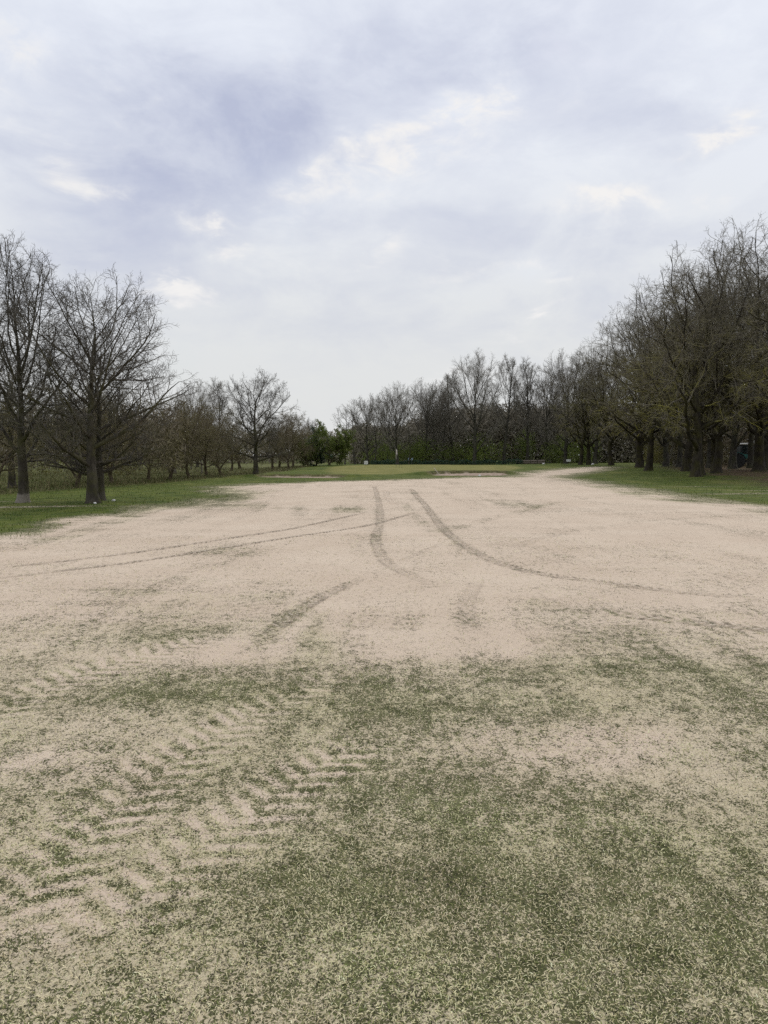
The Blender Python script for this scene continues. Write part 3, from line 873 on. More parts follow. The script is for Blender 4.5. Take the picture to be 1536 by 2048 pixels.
def grow(seed, H, tr, env, trunk, levels, lean=(0, 0), flare=0.45):
    """returns dict: trunk (v,q), limbs [(v,q)], crown (v,q), tips"""
    rng = np.random.RandomState(seed)
    c = np.array([lean[0] * 0.5, lean[1] * 0.5, env[0] * H])
    rad = np.array([env[1], env[1], env[2] * H])
    K = 16
    tl = trunk['top'] * H
    P = walk(np.zeros((1, 3)), np.array([[lean[0] / H, lean[1] / H, 1.0]]), np.array([tl]), K, trunk.get('gnarl', 0.05), 0.04, rng)
    tt = np.linspace(0, 1, K)
    Rr = tr * (1 - 0.86 * tt ** trunk.get('tap', 0.9))
    P0 = P.copy()
    P0[:, 0, 2] -= 0.25
    Rr0 = Rr * (1 + flare * np.exp(-tt * tl / (tr * 1.6)))
    # an extra ring close to the ground so that the flare reads
    zz = np.array([0, 0.02, 0.05])
    Pt = np.concatenate([P0[:, :1], P[:, :1] * 0.9 + P[:, 1:2] * 0.1, P[:, :1] * 0.7 + P[:, 1:2] * 0.3, P[:, 1:]], 1)
    Rt = np.concatenate([Rr0[:1] * 1.25, Rr[:1] * (1 + flare * 0.55), Rr[:1] * (1 + 0.18 * flare), Rr[1:]])[None]
    out = {'trunk': tubes(Pt, Rt, 10, rng), 'limbs': [], 'crown': None}
    crown = []
    PP, RRr, LL = P, Rr[None], np.array([tl])
    keepers = []
    for li, lv in enumerate(levels):
        S, D, r, Lp, t, par = spawn(PP, RRr, LL, lv['n'], lv['t0'], lv.get('t1', 1.0), lv['a0'], lv['a1'], rng, golden=(li == 0))
        if lv.get('up'):
            D = unit(D + np.array([0, 0, lv['up']]))
        if 'clip' in lv:
            ok = S[:, 2] > lv['clip']
            S, D, r, Lp, t, par = S[ok], D[ok], r[ok], Lp[ok], t[ok], par[ok]
        s = env_dist(S, unit(D), c, rad)
        if li == 0:
            L = s * rng.uniform(lv.get('e0', 0.8), lv.get('e1', 1.06), len(s)) + 0.1
        else:
            L = Lp * lv['len'] * rng.uniform(0.6, 1.3, len(s)) * (1.1 - 0.55 * t)
            L = np.minimum(L, s * rng.uniform(0.75, 1.1, len(s)) + lv['len'] * lv.get('over', 0.25))
        if li > 0:
            # short parents carry fewer twigs, so that the crown does not clot
            ok = rng.rand(len(L)) < np.clip(Lp / (np.median(Lp) * 1.15), 0.12, 1.0)
            S, D, r, L = S[ok], D[ok], r[ok], L[ok]
        L = np.maximum(L, lv.get('min', 0.12))
        Kk = lv['K']
        P = walk(S, D, L, Kk, lv['gnarl'], lv['trop'], rng)
        r0 = np.maximum(np.minimum(r * lv['rr'], L * lv.get('slim', 0.03) + lv['rmin']), lv['rmin'])
        if li == 0:
            r0 = r * lv['rr'] * rng.uniform(0.75, 1.1, len(r))
        tk = np.linspace(0, 1, Kk)
        Rn = lv['rmin'] * 0.75 + (r0[:, None] - lv['rmin'] * 0.75) * (1 - tk[None]) ** 0.85
        if li == 0:
            for j in range(len(P)):
                out['limbs'].append(tubes(P[j:j + 1], Rn[j:j + 1], lv.get('s', 6), rng))
        else:
            crown.append(tubes(P, Rn, lv.get('s', 3), rng))
        PP, RRr, LL = P, Rn, L
        keepers.append(P)
    out['crown'] = join(crown)
    out['tips'] = keepers[-1].reshape(-1, 3)
    return out


def leaf_quads(pts, size, rng, jitter):
    n_ = len(pts)
    p = pts + rng.normal(0, jitter, (n_, 3))
    a_ = unit(rng.normal(size=(n_, 3)))
    b_ = unit(np.cross(a_, rng.normal(size=(n_, 3))))
    s = size * rng.uniform(0.6, 1.4, (n_, 1))
    V = np.stack([p - a_ * s, p + b_ * s * 0.5, p + a_ * s, p - b_ * s * 0.5], 1).reshape(-1, 3)
    return V, np.arange(n_ * 4).reshape(n_, 4)


class Kind:
    """mesh data shared by all the trees of one growth form"""
    def __init__(self, name, gr, mat, sep_limbs=False, leaves=None, leafm=None):
        self.name = name
        if sep_limbs:
            self.trunk = mesh_np(name + '_trunk', *gr['trunk'], smooth=True)
            self.limbs = [mesh_np(name + '_limb', v, quads=q, smooth=True) for v, q in gr['limbs']]
        else:
            self.trunk = mesh_np(name + '_trunk', *join([gr['trunk']] + gr['limbs']), smooth=True)
            self.limbs = []
        self.crown = mesh_np(name + '_crown', *gr['crown'], smooth=True)
        for me in [self.trunk] + self.limbs:
            me.materials.append(mat)
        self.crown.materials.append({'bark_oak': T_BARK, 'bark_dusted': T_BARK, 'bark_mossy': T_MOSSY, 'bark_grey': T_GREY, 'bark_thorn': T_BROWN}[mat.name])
        self.leaves = None
        if leaves:
            self.leaves = mesh_np(name + '_leaves', leaves[0], quads=leaves[1])
            self.leaves.materials.append(leafm)

    def plant(self, name, x, y, scale, rotz, label, cat='tree', group=None, sz=None, dz=0.0):
        o = empty(name, (x, y, hz(x, y) + dz), rotz)
        o.scale = (scale, scale, sz or scale)
        link('trunk', self.trunk, parent=o)
        for lm in self.limbs:
            link('limb', lm, parent=o)
        link('crown', self.crown, parent=o)
        if self.leaves:
            link('leaves', self.leaves, parent=o)
        tag(o, label, cat, group)
        return o


def lv(n, t0, a0, a1, rr, rmin, K, gnarl, trop, len=0.5, **kw):
    d = dict(n=n, t0=t0, a0=a0, a1=a1, rr=rr, rmin=rmin, K=K, gnarl=gnarl, trop=trop, len=len)
    d.update(kw)
    return d


# two broad field trees on the left (heights 8.9 and 7.8 m)
K_A = Kind('field_tree', grow(3, 8.9, 0.20, (0.56, 2.9, 0.46), dict(top=0.74, gnarl=0.05, tap=0.8),
    [lv(18, 0.20, 78, 16, 0.52, 0.014, 12, 0.10, 0.09, s=6, e0=0.85, e1=1.05),
     lv(10, 0.16, 62, 38, 0.62, 0.008, 8, 0.13, 0.07, 0.50, s=4),
     lv(9, 0.12, 62, 42, 0.62, 0.0048, 5, 0.15, 0.05, 0.46, s=3, min=.25),
     lv(9, 0.10, 60, 40, 0.7, 0.0034, 3, 0.16, 0.04, 0.46, s=3, min=.14)]), M_DUSTED, True)
K_B = Kind('spreading_tree', grow(8, 7.8, 0.225, (0.50, 3.55, 0.52), dict(top=0.74, gnarl=0.06, tap=0.75),
    [lv(24, 0.17, 92, 34, 0.52, 0.013, 12, 0.08, 0.045, s=6, e0=0.90, e1=1.03),
     lv(10, 0.16, 60, 36, 0.62, 0.008, 8, 0.13, 0.06, 0.50, s=4),
     lv(9, 0.12, 62, 42, 0.62, 0.0048, 5, 0.15, 0.05, 0.46, s=3, min=.25),
     lv(9, 0.10, 60, 40, 0.7, 0.0034, 3, 0.16, 0.04, 0.46, s=3, min=.14)]), M_BARK, True)
# gnarled mossy trees of the wood on the right (about 17 m)
K_W1 = Kind('wood_tree', grow(21, 17.0, 0.40, (0.54, 7.2, 0.49), dict(top=0.66, gnarl=0.10, tap=0.75),
    [lv(18, 0.16, 84, 26, 0.60, 0.030, 13, 0.16, 0.05, s=6, e0=0.85, e1=1.05),
     lv(10, 0.15, 66, 40, 0.62, 0.015, 9, 0.20, 0.03, 0.50, s=4),
     lv(8, 0.12, 66, 46, 0.62, 0.0085, 5, 0.22, 0.03, 0.46, s=3, min=.5),
     lv(11, 0.10, 64, 44, 0.7, 0.0062, 3, 0.22, 0.03, 0.46, s=3, min=.3)]), M_MOSSY, True)
K_W2 = Kind('wood_tree_forked', grow(34, 17.0, 0.36, (0.55, 6.0, 0.48), dict(top=0.60, gnarl=0.12, tap=0.7),
    [lv(17, 0.20, 76, 24, 0.62, 0.030, 13, 0.15, 0.07, s=6, e0=0.85, e1=1.05),
     lv(10, 0.15, 62, 40, 0.62, 0.015, 9, 0.20, 0.04, 0.50, s=4),
     lv(8, 0.12, 64, 46, 0.62, 0.0085, 5, 0.22, 0.03, 0.46, s=3, min=.5),
     lv(11, 0.10, 62, 44, 0.7, 0.0062, 3, 0.22, 0.03, 0.46, s=3, min=.3)]), M_MOSSY, True)
# tall upswept trees behind the green (about 17 m)
K_T1 = Kind('upswept_tree', grow(41, 17.0, 0.36, (0.57, 5.5, 0.45), dict(top=0.70, gnarl=0.05, tap=0.7),
    [lv(21, 0.13, 66, 24, 0.62, 0.026, 11, 0.07, 0.07, s=5, e0=0.92, e1=1.04),
     lv(12, 0.20, 44, 30, 0.60, 0.012, 7, 0.10, 0.06, 0.46, s=3),
     lv(9, 0.16, 46, 32, 0.62, 0.008, 4, 0.12, 0.05, 0.46, s=3, min=.5),
     lv(7, 0.14, 46, 34, 0.7, 0.006, 3, 0.12, 0.05, 0.5, s=3, min=.4, over=0.5)]), M_GREY)
K_T2 = Kind('narrow_tree', grow(52, 17.0, 0.30, (0.60, 2.9, 0.42), dict(top=0.88, gnarl=0.05, tap=0.8),
    [lv(22, 0.22, 52, 22, 0.55, 0.026, 9, 0.08, 0.09, s=5, e0=0.85, e1=1.1),
     lv(10, 0.20, 44, 28, 0.60, 0.013, 6, 0.11, 0.07, 0.50, s=3),
     lv(8, 0.16, 46, 32, 0.62, 0.009, 4, 0.13, 0.06, 0.50, s=3, min=.4),
     lv(7, 0.14, 46, 34, 0.7, 0.0065, 3, 0.13, 0.06, 0.55, s=3, min=.35, over=1.0)]), M_GREY)
# flat-topped slender tree
K_E = Kind('slender_tree', grow(63, 9.6, 0.15, (0.72, 3.1, 0.26), dict(top=0.90, gnarl=0.05, tap=0.8),
    [lv(15, 0.48, 80, 42, 0.60, 0.018, 9, 0.11, 0.05, s=5, e0=0.85, e1=1.05),
     lv(9, 0.18, 58, 40, 0.60, 0.011, 6, 0.14, 0.04, 0.46, s=3),
     lv(7, 0.14, 58, 42, 0.62, 0.009, 4, 0.15, 0.04, 0.44, s=3, min=.3)]), M_GREY)


def thorn(seed, H, rx, mat, leafm, nleaf, lsize, low=0.12):
    gr = grow(seed, H, 0.15, (0.54, rx, 0.47), dict(top=0.55, gnarl=0.16, tap=0.6),
        [lv(14, low, 66, 30, 0.62, 0.014, 9, 0.18, 0.05, s=5, e0=0.85, e1=1.05),
         lv(10, 0.14, 66, 46, 0.62, 0.009, 6, 0.22, 0.02, 0.48, s=3),
         lv(8, 0.12, 66, 46, 0.62, 0.007, 4, 0.22, 0.02, 0.46, s=3, min=.25),
         lv(5, 0.10, 64, 46, 0.7, 0.006, 3, 0.22, 0.0, 0.46, s=3, min=.18)])
    rng = np.random.RandomState(seed + 1)
    tp = gr['tips'][rng.randint(0, len(gr['tips']), nleaf)]
    keep_ = vn3(tp, 1.1, rng) > -0.35
    return gr, leaf_quads(tp[keep_], lsize, rng, 0.07)


def vn3(p, wl, rng):
    s = 0
    for _ in range(6):
        d = unit(rng.normal(size=3))
        s = s + np.sin(p @ d * 6.283 / wl + rng.rand() * 6.28)
    return s / 3.0


_gr, _lf = thorn(71, 5.6, 2.7, M_BROWN, M_BUD, 5200, 0.030)
K_H1 = Kind('thorn_tree', _gr, M_BROWN, leaves=_lf, leafm=M_BUD)
_gr, _lf = thorn(77, 5.6, 2.9, M_BROWN, M_BUDR, 3000, 0.026, 0.2)
K_H2 = Kind('russet_thorn', _gr, M_BROWN, leaves=_lf, leafm=M_BUDR)
_gr, _lf = thorn(83, 5.6, 3.0, M_BROWN, M_FRESH, 30000, 0.060)
K_H3 = Kind('leafing_thorn', _gr, M_BROWN, leaves=_lf, leafm=M_FRESH)
_gr, _lf = thorn(89, 5.3, 2.4, M_BROWN, M_HOLLY, 20000, 0.065, 0.06)
K_H4 = Kind('holly', _gr, M_BROWN, leaves=_lf, leafm=M_HOLLY)

GL = 'bare trees of the left field edge'
K_A.plant('bare_tree', -12.7, 27.0, 1.0, 0.4, 'tall bare tree with pale sand-dusted trunk foot, cut by the photo\'s left edge', group=GL)
K_B.plant('bare_tree', -10.0, 26.4, 1.0, 2.2, 'broad spreading bare tree with stout dark trunk, white stone at its foot', group=GL)
K_B.plant('bare_tree', -10.35, 28.0, 0.80, 4.4, 'second trunk standing just behind the stout spreading tree', group=GL)
K_B.plant('bare_tree', -11.3, 68.0, 1.16, 0.9, 'lone domed bare tree on the grass just left of the thin bunker', group=GL)

GT = 'thorn trees of the left belt'
for (K_, x, y, s, rz, lab) in [
    (K_H1, -17.6, 35.0, 1.0, 0.2, 'olive thorn tree at the photo\'s left edge behind the tall bare tree'),
    (K_B, -18.6, 38.5, 0.92, 1.9, 'bare tree rising behind the pale-footed tree at the left edge'),
    (K_H1, -15.6, 39.0, 0.95, 2.1, 'olive thorn tree showing between the two large left trees'),
    (K_H2, -15.6, 42.0, 0.98, 3.3, 'russet thorn tree just behind the stout spreading tree'),
    (K_H1, -16.3, 46.0, 1.02, 4.0, 'olive thorn tree seen through the right side of the spreading tree'),
    (K_H2, -18.9, 50.0, 1.1, 5.0, 'russet thorn tree deep behind the spreading tree'),
    (K_H2, -15.6, 51.0, 1.0, 0.7, 'russet thorn tree just right of the spreading tree'),
    (K_H1, -15.3, 55.0, 1.04, 1.5, 'olive thorn tree with low trunk, left of two twin-stemmed thorns'),
    (K_H2, -15.0, 59.0, 1.05, 2.8, 'russet thorn tree at the belt edge, left of the lone domed tree'),
    (K_H1, -14.2, 61.5, 1.08, 3.6, 'rounded olive thorn tree third left of the lone domed tree'),
    (K_H1, -14.0, 66.0, 1.0, 5.2, 'rounded olive thorn tree next left of the lone domed tree'),
    (K_H2, -16.6, 84.0, 1.12, 0.3, 'grey-brown thorn tree behind the lone domed tree, left side'),
    (K_H2, -12.7, 88.0, 1.25, 1.2, 'grey-brown thorn tree behind the lone domed tree, right side'),
    (K_H2, -10.6, 86.0, 1.10, 2.0, 'small grey-brown tree between the domed tree and dark bushes'),
    (K_H1, -11.6, 98.0, 1.3, 3.0, 'olive thorn tree standing left behind the dark green bushes'),
]:
    K_.plant('thorn_tree' if K_ is not K_B else 'bare_tree', x, y, s, rz, lab, group=GT)
K_T1.plant('distant_bare_tree', -27.1, 112, 0.72, 0.5, 'distant pale bare tree above the thorn belt, left of its pair', group='distant trees left of the domed tree')
K_T2.plant('distant_bare_tree', -24.9, 115, 0.76, 1.5, 'distant narrow bare tree above the thorn belt, right of its pair', group='distant trees left of the domed tree')
K_T1.plant('distant_bare_tree', -18.0, 190, 0.63, 2.5, 'farthest hazy bare tree in the gap of the treeline')

GB = 'bushes left of the putting green'
K_H3.plant('leafy_bush', -7.2, 99.3, 1.08, 0.4, 'rounded fresh-green bush beside the dark evergreen', 'bush', GB, dz=-0.5)
K_H4.plant('evergreen_bush', -8.9, 101.5, 1.0, 1.4, 'dark blue-green evergreen bush left of the putting green', 'bush', GB, dz=-0.4)
K_H3.plant('leafy_bush', -9.7, 98.3, 0.74, 2.4, 'low yellow-green bush at the left foot of the evergreen', 'bush', GB, dz=-0.4)

GC = 'bare trees behind the putting green'
K_E.plant('slender_tree', -4.2, 112.0, 1.0, 0.6, 'slender bare tree with flat-topped crown above the green bush', group=GC)
K_T1.plant('upswept_tree', 2.0, 114.0, 0.70, 1.2, 'rounded bare tree directly behind the flagstick', group=GC)
K_E.plant('slender_tree', 3.6, 113.0, 0.62, 3.5, 'small leaning bare tree right of the flagstick', group=GC)
K_E.plant('slender_tree', -1.4, 118.0, 0.86, 2.5, 'thin bare tree left behind the white square sign', group=GC)
K_T1.plant('upswept_tree', 6.7, 126.0, 0.80, 2.6, 'dense bare tree behind the blue board', group=GC)
K_T1.plant('upswept_tree', 10.0, 132.0, 0.78, 4.1, 'dark bare tree filling the gap left of the tallest upswept tree', group=GC)
K_T1.plant('upswept_tree', 14.1, 120.0, 1.01, 5.0, 'tallest upswept bare tree, fan-shaped, behind the right bunker', group=GC)
K_T2.plant('narrow_tree', 19.3, 124.0, 1.0, 0.2, 'tall narrow bare tree next right of the fan-shaped tree', group=GC)
K_T2.plant('narrow_tree', 23.4, 126.0, 0.98, 2.0, 'tall narrow bare tree, second right of the fan-shaped tree', group=GC)
K_T1.plant('upswept_tree', 27.3, 128.0, 0.94, 0.9, 'bare tree behind the white board, third right of the fan-shaped tree', group=GC)

GW = 'bare trees at the edge of the right wood'
K_W2.plant('wood_tree', 26.5, 104.0, 0.86, 1.0, 'bare tree at the track end, left of a close pair', group=GW)
K_W2.plant('wood_tree', 27.9, 105.0, 0.95, 3.0, 'bare tree at the track end, right of a close pair', group=GW)
K_W1.plant('wood_tree', 29.8, 90.0, 1.05, 2.2, 'bare wood tree behind the first forked tree of the right wood', group=GW)
K_W2.plant('wood_tree', 24.4, 71.0, 1.02, 0.3, 'dark forked bare tree standing first in the right wood', group=GW)
K_W1.plant('wood_tree', 22.3, 55.0, 0.95, 4.3, 'thick mossy bare tree nearest the sanded fairway on the right', group=GW)
K_W2.plant('wood_tree', 23.5, 57.2, 0.92, 5.3, 'second trunk leaning just behind the thick mossy tree', group=GW)
K_W1.plant('wood_tree', 30.2, 62.0, 1.18, 1.2, 'dark bare tree in front of the tractor', group=GW)
K_W1.plant('wood_tree', 27.6, 45.0, 1.02, 5.6, 'mossy tree whose branches enter at the photo\'s right edge', group=GW)
K_W2.plant('wood_tree', 28.9, 98.0, 1.04, 4.0, 'bare wood tree next right of the close pair at the track end', group=GW)
K_W1.plant('wood_tree', 27.9, 84.0, 1.06, 0.9, 'bare wood tree left behind the first forked tree', group=GW)
K_W1.plant('wood_tree', 26.3, 67.0, 1.00, 2.9, 'bare wood tree between the forked tree and the thick mossy tree', group=GW)
K_W2.plant('wood_tree', 25.9, 60.0, 1.08, 1.9, 'tall bare tree right behind the thick mossy tree', group=GW)
K_W1.plant('wood_tree', 33.5, 68.0, 1.22, 3.9, 'tallest bare tree of the wood, in front of the tractor cab', group=GW)
K_T1.plant('upswept_tree', 32.3, 118.0, 1.04, 3.3, 'upswept bare tree behind the close pair at the track end', group=GC)
K_T1.plant('upswept_tree', 28.7, 122.0, 1.02, 2.2, 'upswept bare tree standing behind the white board', group=GC)
K_T1.plant('upswept_tree', -2.6, 122.0, 0.64, 5.6, 'bare tree behind the white square sign', group=GC)
K_E.plant('slender_tree', -6.4, 126.0, 0.96, 4.6, 'thin bare tree rising from behind the green bush', group=GC)
K_T1.plant('upswept_tree', 8.4, 124.0, 0.76, 0.1, 'bare tree behind the left end of the right bunker', group=GC)
K_T2.plant('narrow_tree', 11.6, 130.0, 0.90, 3.7, 'narrow bare tree close left of the fan-shaped tree', group=GC)
K_T1.plant('upswept_tree', 0.6, 128.0, 0.71, 4.4, 'bare tree just left behind the flagstick', group=GC)
K_H2.plant('thorn_tree', -13.6, 100.0, 1.35, 4.4, 'brown thorn tree far behind the right side of the domed tree', group=GT)
K_H1.plant('thorn_tree', -18.7, 100.0, 1.5, 5.4, 'tall olive thorn tree far behind the left side of the domed tree', group=GT)
K_H2.plant('thorn_tree', -20.8, 75.0, 1.3, 1.4, 'tall russet thorn tree behind the belt, right of the spreading tree', group=GT)
for i, (K_, x, y, s, rz, lab) in enumerate([
    (K_T1, 33.7, 92, 1.05, 0.5, 'thin trunk deep in the wood right of the forked tree'),
    (K_T2, 33.3, 87, 1.05, 1.5, 'narrow trunk in the wood left of the thick mossy tree'),
    (K_T2, 33.8, 80, 1.08, 2.5, 'slim dark trunk right behind the thick mossy tree'),
    (K_W2, 33.1, 77, 1.05, 3.5, 'twin-stemmed trunk in the wood left of the tractor'),
    (K_T1, 34.4, 76, 1.10, 4.5, 'trunk standing before the rear wheel of the tractor'),
    (K_T2, 37.1, 78, 1.10, 5.5, 'thin trunk crossing the middle of the tractor'),
    (K_W2, 38.9, 72, 1.15, 0.9, 'trunk at the extreme right edge beyond the tractor'),
]):
    K_.plant('wood_tree', x, y, s, rz, lab, group='trunks inside the right wood')

# ------------------------------------------------------------------ the wood behind, a mass nobody could count
def rough_tree(seed, H, rx):
    return grow(seed, H, 0.22, (0.56, rx, 0.46), dict(top=0.7, gnarl=0.08, tap=0.8),
        [lv(14, 0.12, 66, 26, 0.6, 0.03, 6, 0.12, 0.07, s=3, e0=0.85, e1=1.1),
         lv(9, 0.15, 56, 38, 0.6, 0.02, 4, 0.16, 0.04, 0.5, s=3),
         lv(5, 0.12, 56, 40, 0.7, 0.016, 3, 0.16, 0.03, 0.5, s=3, min=.6)])


mass = []
for sd_ in range(4):
    gr = rough_tree(100 + sd_, 15.0, 4.6)
    mass.append(join([gr['trunk']] + gr['limbs'] + [gr['crown']]))
rw = random.Random(4)
spots = []
for i in range(13):                       # right wood
    y = rw.uniform(84, 150)
    x = rw.uniform(0.30 * y + 4, 0.30 * y + 40)
    spots.append((x, y, rw.uniform(0.85, 1.15)))
for i in range(15):                       # behind the green
    y = rw.uniform(134, 165)
    x = rw.uniform(-1, 42)
    spots.append((x, y, rw.uniform(0.55, 0.7) + 0.38 * min(1, max(0, (x - 4) / 14))))
for i in range(8):                       # left, low
    y = rw.uniform(70, 135)
    x = -0.22 * y - rw.uniform(0, 22)
    spots.append((x, y, rw.uniform(0.45, 0.58)))
for i in range(5):
    spots.append((rw.uniform(-40, -22), rw.uniform(44, 62), rw.uniform(0.42, 0.5)))
for i in range(8):                        # far gap
    spots.append((rw.uniform(-32, -6), rw.uniform(180, 230), rw.uniform(0.42, 0.6)))
parts = []
for i, (x, y, s) in enumerate(spots):
    v, q = mass[i % 4]
    t = rw.uniform(0, 6.28)
    c, s_ = math.cos(t) * s, math.sin(t) * s
    vv = np.stack([v[:, 0] * c - v[:, 1] * s_ + x, v[:, 0] * s_ + v[:, 1] * c + y, v[:, 2] * s + hz(x, y)], 1)
    parts.append((vv, q))
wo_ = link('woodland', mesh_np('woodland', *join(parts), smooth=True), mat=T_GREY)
tag(wo_, 'mass of bare grey trees filling the wood behind', 'woodland', kind='stuff')

# undergrowth: leafing scrub along the foot of the wood
ru = np.random.RandomState(9)


def scrub(name, centres, mat, label, size, per):
    pts = []
    for (x, y, r, h) in centres:
        n_ = int(per * r * h)
        u = unit(ru.normal(size=(n_, 3))) * (ru.rand(n_, 1) ** 0.45)
        p = np.stack([x + u[:, 0] * r, y + u[:, 1] * r, hz(x, y) + h * 0.5 + u[:, 2] * h * 0.55], 1)
        kq = vn3(p, 1.3, ru) > -0.25
        pts.append(p[kq])
    p = np.concatenate(pts)
    v, q = leaf_quads(p, size, ru, 0.08)
    o = link(name, mesh_np(name, v, quads=q), mat=mat)
    return tag(o, label, 'undergrowth', kind='stuff')


def thicket(name, n_, xf, yr, hf, mat, label, size, asp, seed, zlo=0.0):
    """a tangle of twigs too far off to tell apart"""
    q_ = np.random.RandomState(seed)
    y = q_.uniform(yr[0], yr[1], n_)
    a_, b_ = xf
    x = a_[0] + a_[1] * y + q_.rand(n_) * (b_[0] - a_[0] + (b_[1] - a_[1]) * y)
    top = hf(x, y)
    z = zlo + (top - zlo) * q_.rand(n_) ** 0.8
    p = np.stack([x, y, z], 1)
    kq = vn3(p * np.array([1, 1, 0.5]), 2.6, q_) > -0.45 - 0.8 * (1 - z / top)
    p = p[kq]
    p[:, 2] += height(p[:, 0], p[:, 1])
    d_ = unit(q_.normal(size=(len(p), 3)) * np.array([1, 1, 0.9]) + np.array([0, 0, 0.5]))
    e_ = unit(np.cross(d_, q_.normal(size=(len(p), 3))))
    s_ = size * q_.uniform(0.6, 1.4, (len(p), 1))
    V = np.stack([p - d_ * s_, p + e_ * s_ * asp, p + d_ * s_, p - e_ * s_ * asp], 1).reshape(-1, 3)
    o = link(name, mesh_np(name, V, quads=np.arange(len(p) * 4).reshape(-1, 4)), mat=mat)
    return tag(o, label, 'thicket', kind='stuff')


thicket('thicket', 96000, ((-6, 0), (62, 0)), (136, 160), lambda x, y: 6.5 + 3.5 * smooth(0, 16, x) + 1.4 * vnoise(x, y, 7, 5), T_HAZED, 'dense grey-brown thicket behind the trees beyond the putting green', 0.48, 0.19, 1)
thicket('thicket', 90000, ((6, 0.30), (52, 0.30)), (92, 128), lambda x, y: 10.5 + 1.8 * vnoise(x, y, 8, 7), T_BROWN, 'dark brown thicket closing the right wood behind the tractor', 0.36, 0.15, 2)
thicket('thicket', 60000, ((-34, -0.24), (-3.2, -0.19)), (48, 118), lambda x, y: 4.1 + 0.016 * y + 0.9 * vnoise(x, y, 6, 9), T_BROWN, 'brown twiggy thicket filling the left tree belt', 0.26, 0.12, 3, 1.1)
thicket('thicket', 34000, ((-6, -0.60), (0, -0.26)), (42, 76), lambda x, y: 4.6 + 0.9 * vnoise(x, y, 5, 19), T_BROWN, 'dark brown thicket behind the two large left trees', 0.20, 0.10, 5, 0.8)
thicket('thicket', 16000, ((-48, 0), (4, 0)), (165, 215), lambda x, y: 7.0 + 1.8 * vnoise(x, y, 9, 13), T_HAZED, 'hazy grey thicket in the gap beyond the dark bushes', 0.6, 0.2, 4)

cen = []
for i in range(34):
    x = ru.uniform(-3, 34)
    y = ru.uniform(121, 138)
    cen.append((x, y, ru.uniform(1.3, 2.8), ru.uniform(2.0, 6.0)))
scrub('undergrowth', cen, M_FRESH, 'green leafing scrub at the foot of the trees behind the putting green', 0.11, 130)
cen = []
for i in range(30):
    y = ru.uniform(95, 125)
    cen.append((0.30 * y + ru.uniform(2, 34), y, ru.uniform(1.3, 2.8), ru.uniform(1.5, 5)))
for i in range(9):
    y = ru.uniform(56, 96)
    cen.append((-0.24 * y - ru.uniform(3.5, 14), y, ru.uniform(1.0, 2.0), ru.uniform(1.2, 3.2)))
scrub('undergrowth', cen, M_BUD, 'olive-brown scrub on the floor of the side woods', 0.09, 130)

# ------------------------------------------------------------------ small things
def bmesh_obj(name, build, mat, parent=None, bevel=0.0, smoothf=False, loc=None, rotz=0.0):
    bm = bmesh.new()
    build(bm)
    if bevel:
        bmesh.ops.bevel(bm, geom=bm.edges[:], offset=bevel, segments=2, affect='EDGES', profile=0.6)
    me = bpy.data.meshes.new(name)
    bm.to_mesh(me)
    bm.free()
    if smoothf:
        for p in me.polygons: p.use_smooth = True
    return link(name, me, parent=parent, mat=mat, loc=loc, rotz=rotz)


def box(bm, cx, cy, cz, sx, sy, sz, rot=None):
    m = Matrix.Translation((cx, cy, cz))
    if rot is not None: m = m @ rot
    bmesh.ops.create_cube(bm, size=1, matrix=m @ Matrix.Diagonal((sx, sy, sz, 1)))


def cyl(bm, p0, p1, r0, r1, seg=10):
    p0, p1 = Vector(p0), Vector(p1)
    d = p1 - p0
    m = Matrix.Translation((p0 + p1) / 2) @ d.to_track_quat('Z', 'Y').to_matrix().to_4x4()
    bmesh.ops.create_cone(bm, cap_ends=True, segments=seg, radius1=r0, radius2=r1, depth=d.length, matrix=m)


def lathe(bm, prof, axis='x', seg=24, centre=(0, 0, 0)):
    rings = []
    for (r, t) in prof:
        ring = []
        for i in range(seg):
            a_ = i / seg * 6.28318
            if axis == 'y': co = (centre[0] + r * math.cos(a_), centre[1] + t, centre[2] + r * math.sin(a_))
            else: co = (centre[0] + r * math.cos(a_), centre[1] + r * math.sin(a_), centre[2] + t)
            ring.append(bm.verts.new(co))
        rings.append(ring)
    for a_, b_ in zip(rings, rings[1:]):
        for i in range(seg):
            bm.faces.new((a_[i], a_[(i + 1) % seg], b_[(i + 1) % seg], b_[i]))
    bm.faces.new(rings[0][::-1])
    bm.faces.new(rings[-1])
    bmesh.ops.recalc_face_normals(bm, faces=bm.faces[:])


M_WHITE = plain('white_paint', (0.80, 0.80, 0.78), 0.5, 0.04)
M_DARK = plain('dark_paint', (0.03, 0.03, 0.035), 0.6)
M_PINW = plain('pin_white', (0.70, 0.66, 0.60), 0.5, 0.1)
M_STONE = plain('white_stone', (0.72, 0.70, 0.66), 0.8, 0.12, 14)
M_BLUE = plain('pale_blue_board', (0.24, 0.32, 0.38), 0.5, 0.1)
M_WOOD = plain('weathered_wood', (0.16, 0.13, 0.10), 0.85, 0.35, 9)
M_PALEW = plain('pale_wood', (0.42, 0.36, 0.28), 0.8, 0.2, 9)
M_TEAL = plain('tractor_green', (0.03, 0.15, 0.13), 0.35, 0.12)
M_TYRE = plain('tyre_rubber', (0.018, 0.018, 0.018), 0.85, 0.2)
M_RIM = plain('tractor_rim', (0.20, 0.19, 0.17), 0.6, 0.2)
M_TAN = plain('trailer_boards', (0.34, 0.20, 0.12), 0.7, 0.2)
gm_glass, g_, b_ = new_mat('cab_glass')
b_.inputs['Base Color'].default_value = (0.02, 0.03, 0.03, 1)
b_.inputs['Roughness'].default_value = 0.06
b_.inputs['Alpha'].default_value = 0.6
lampm, g_, b_ = new_mat('lamp_lens')
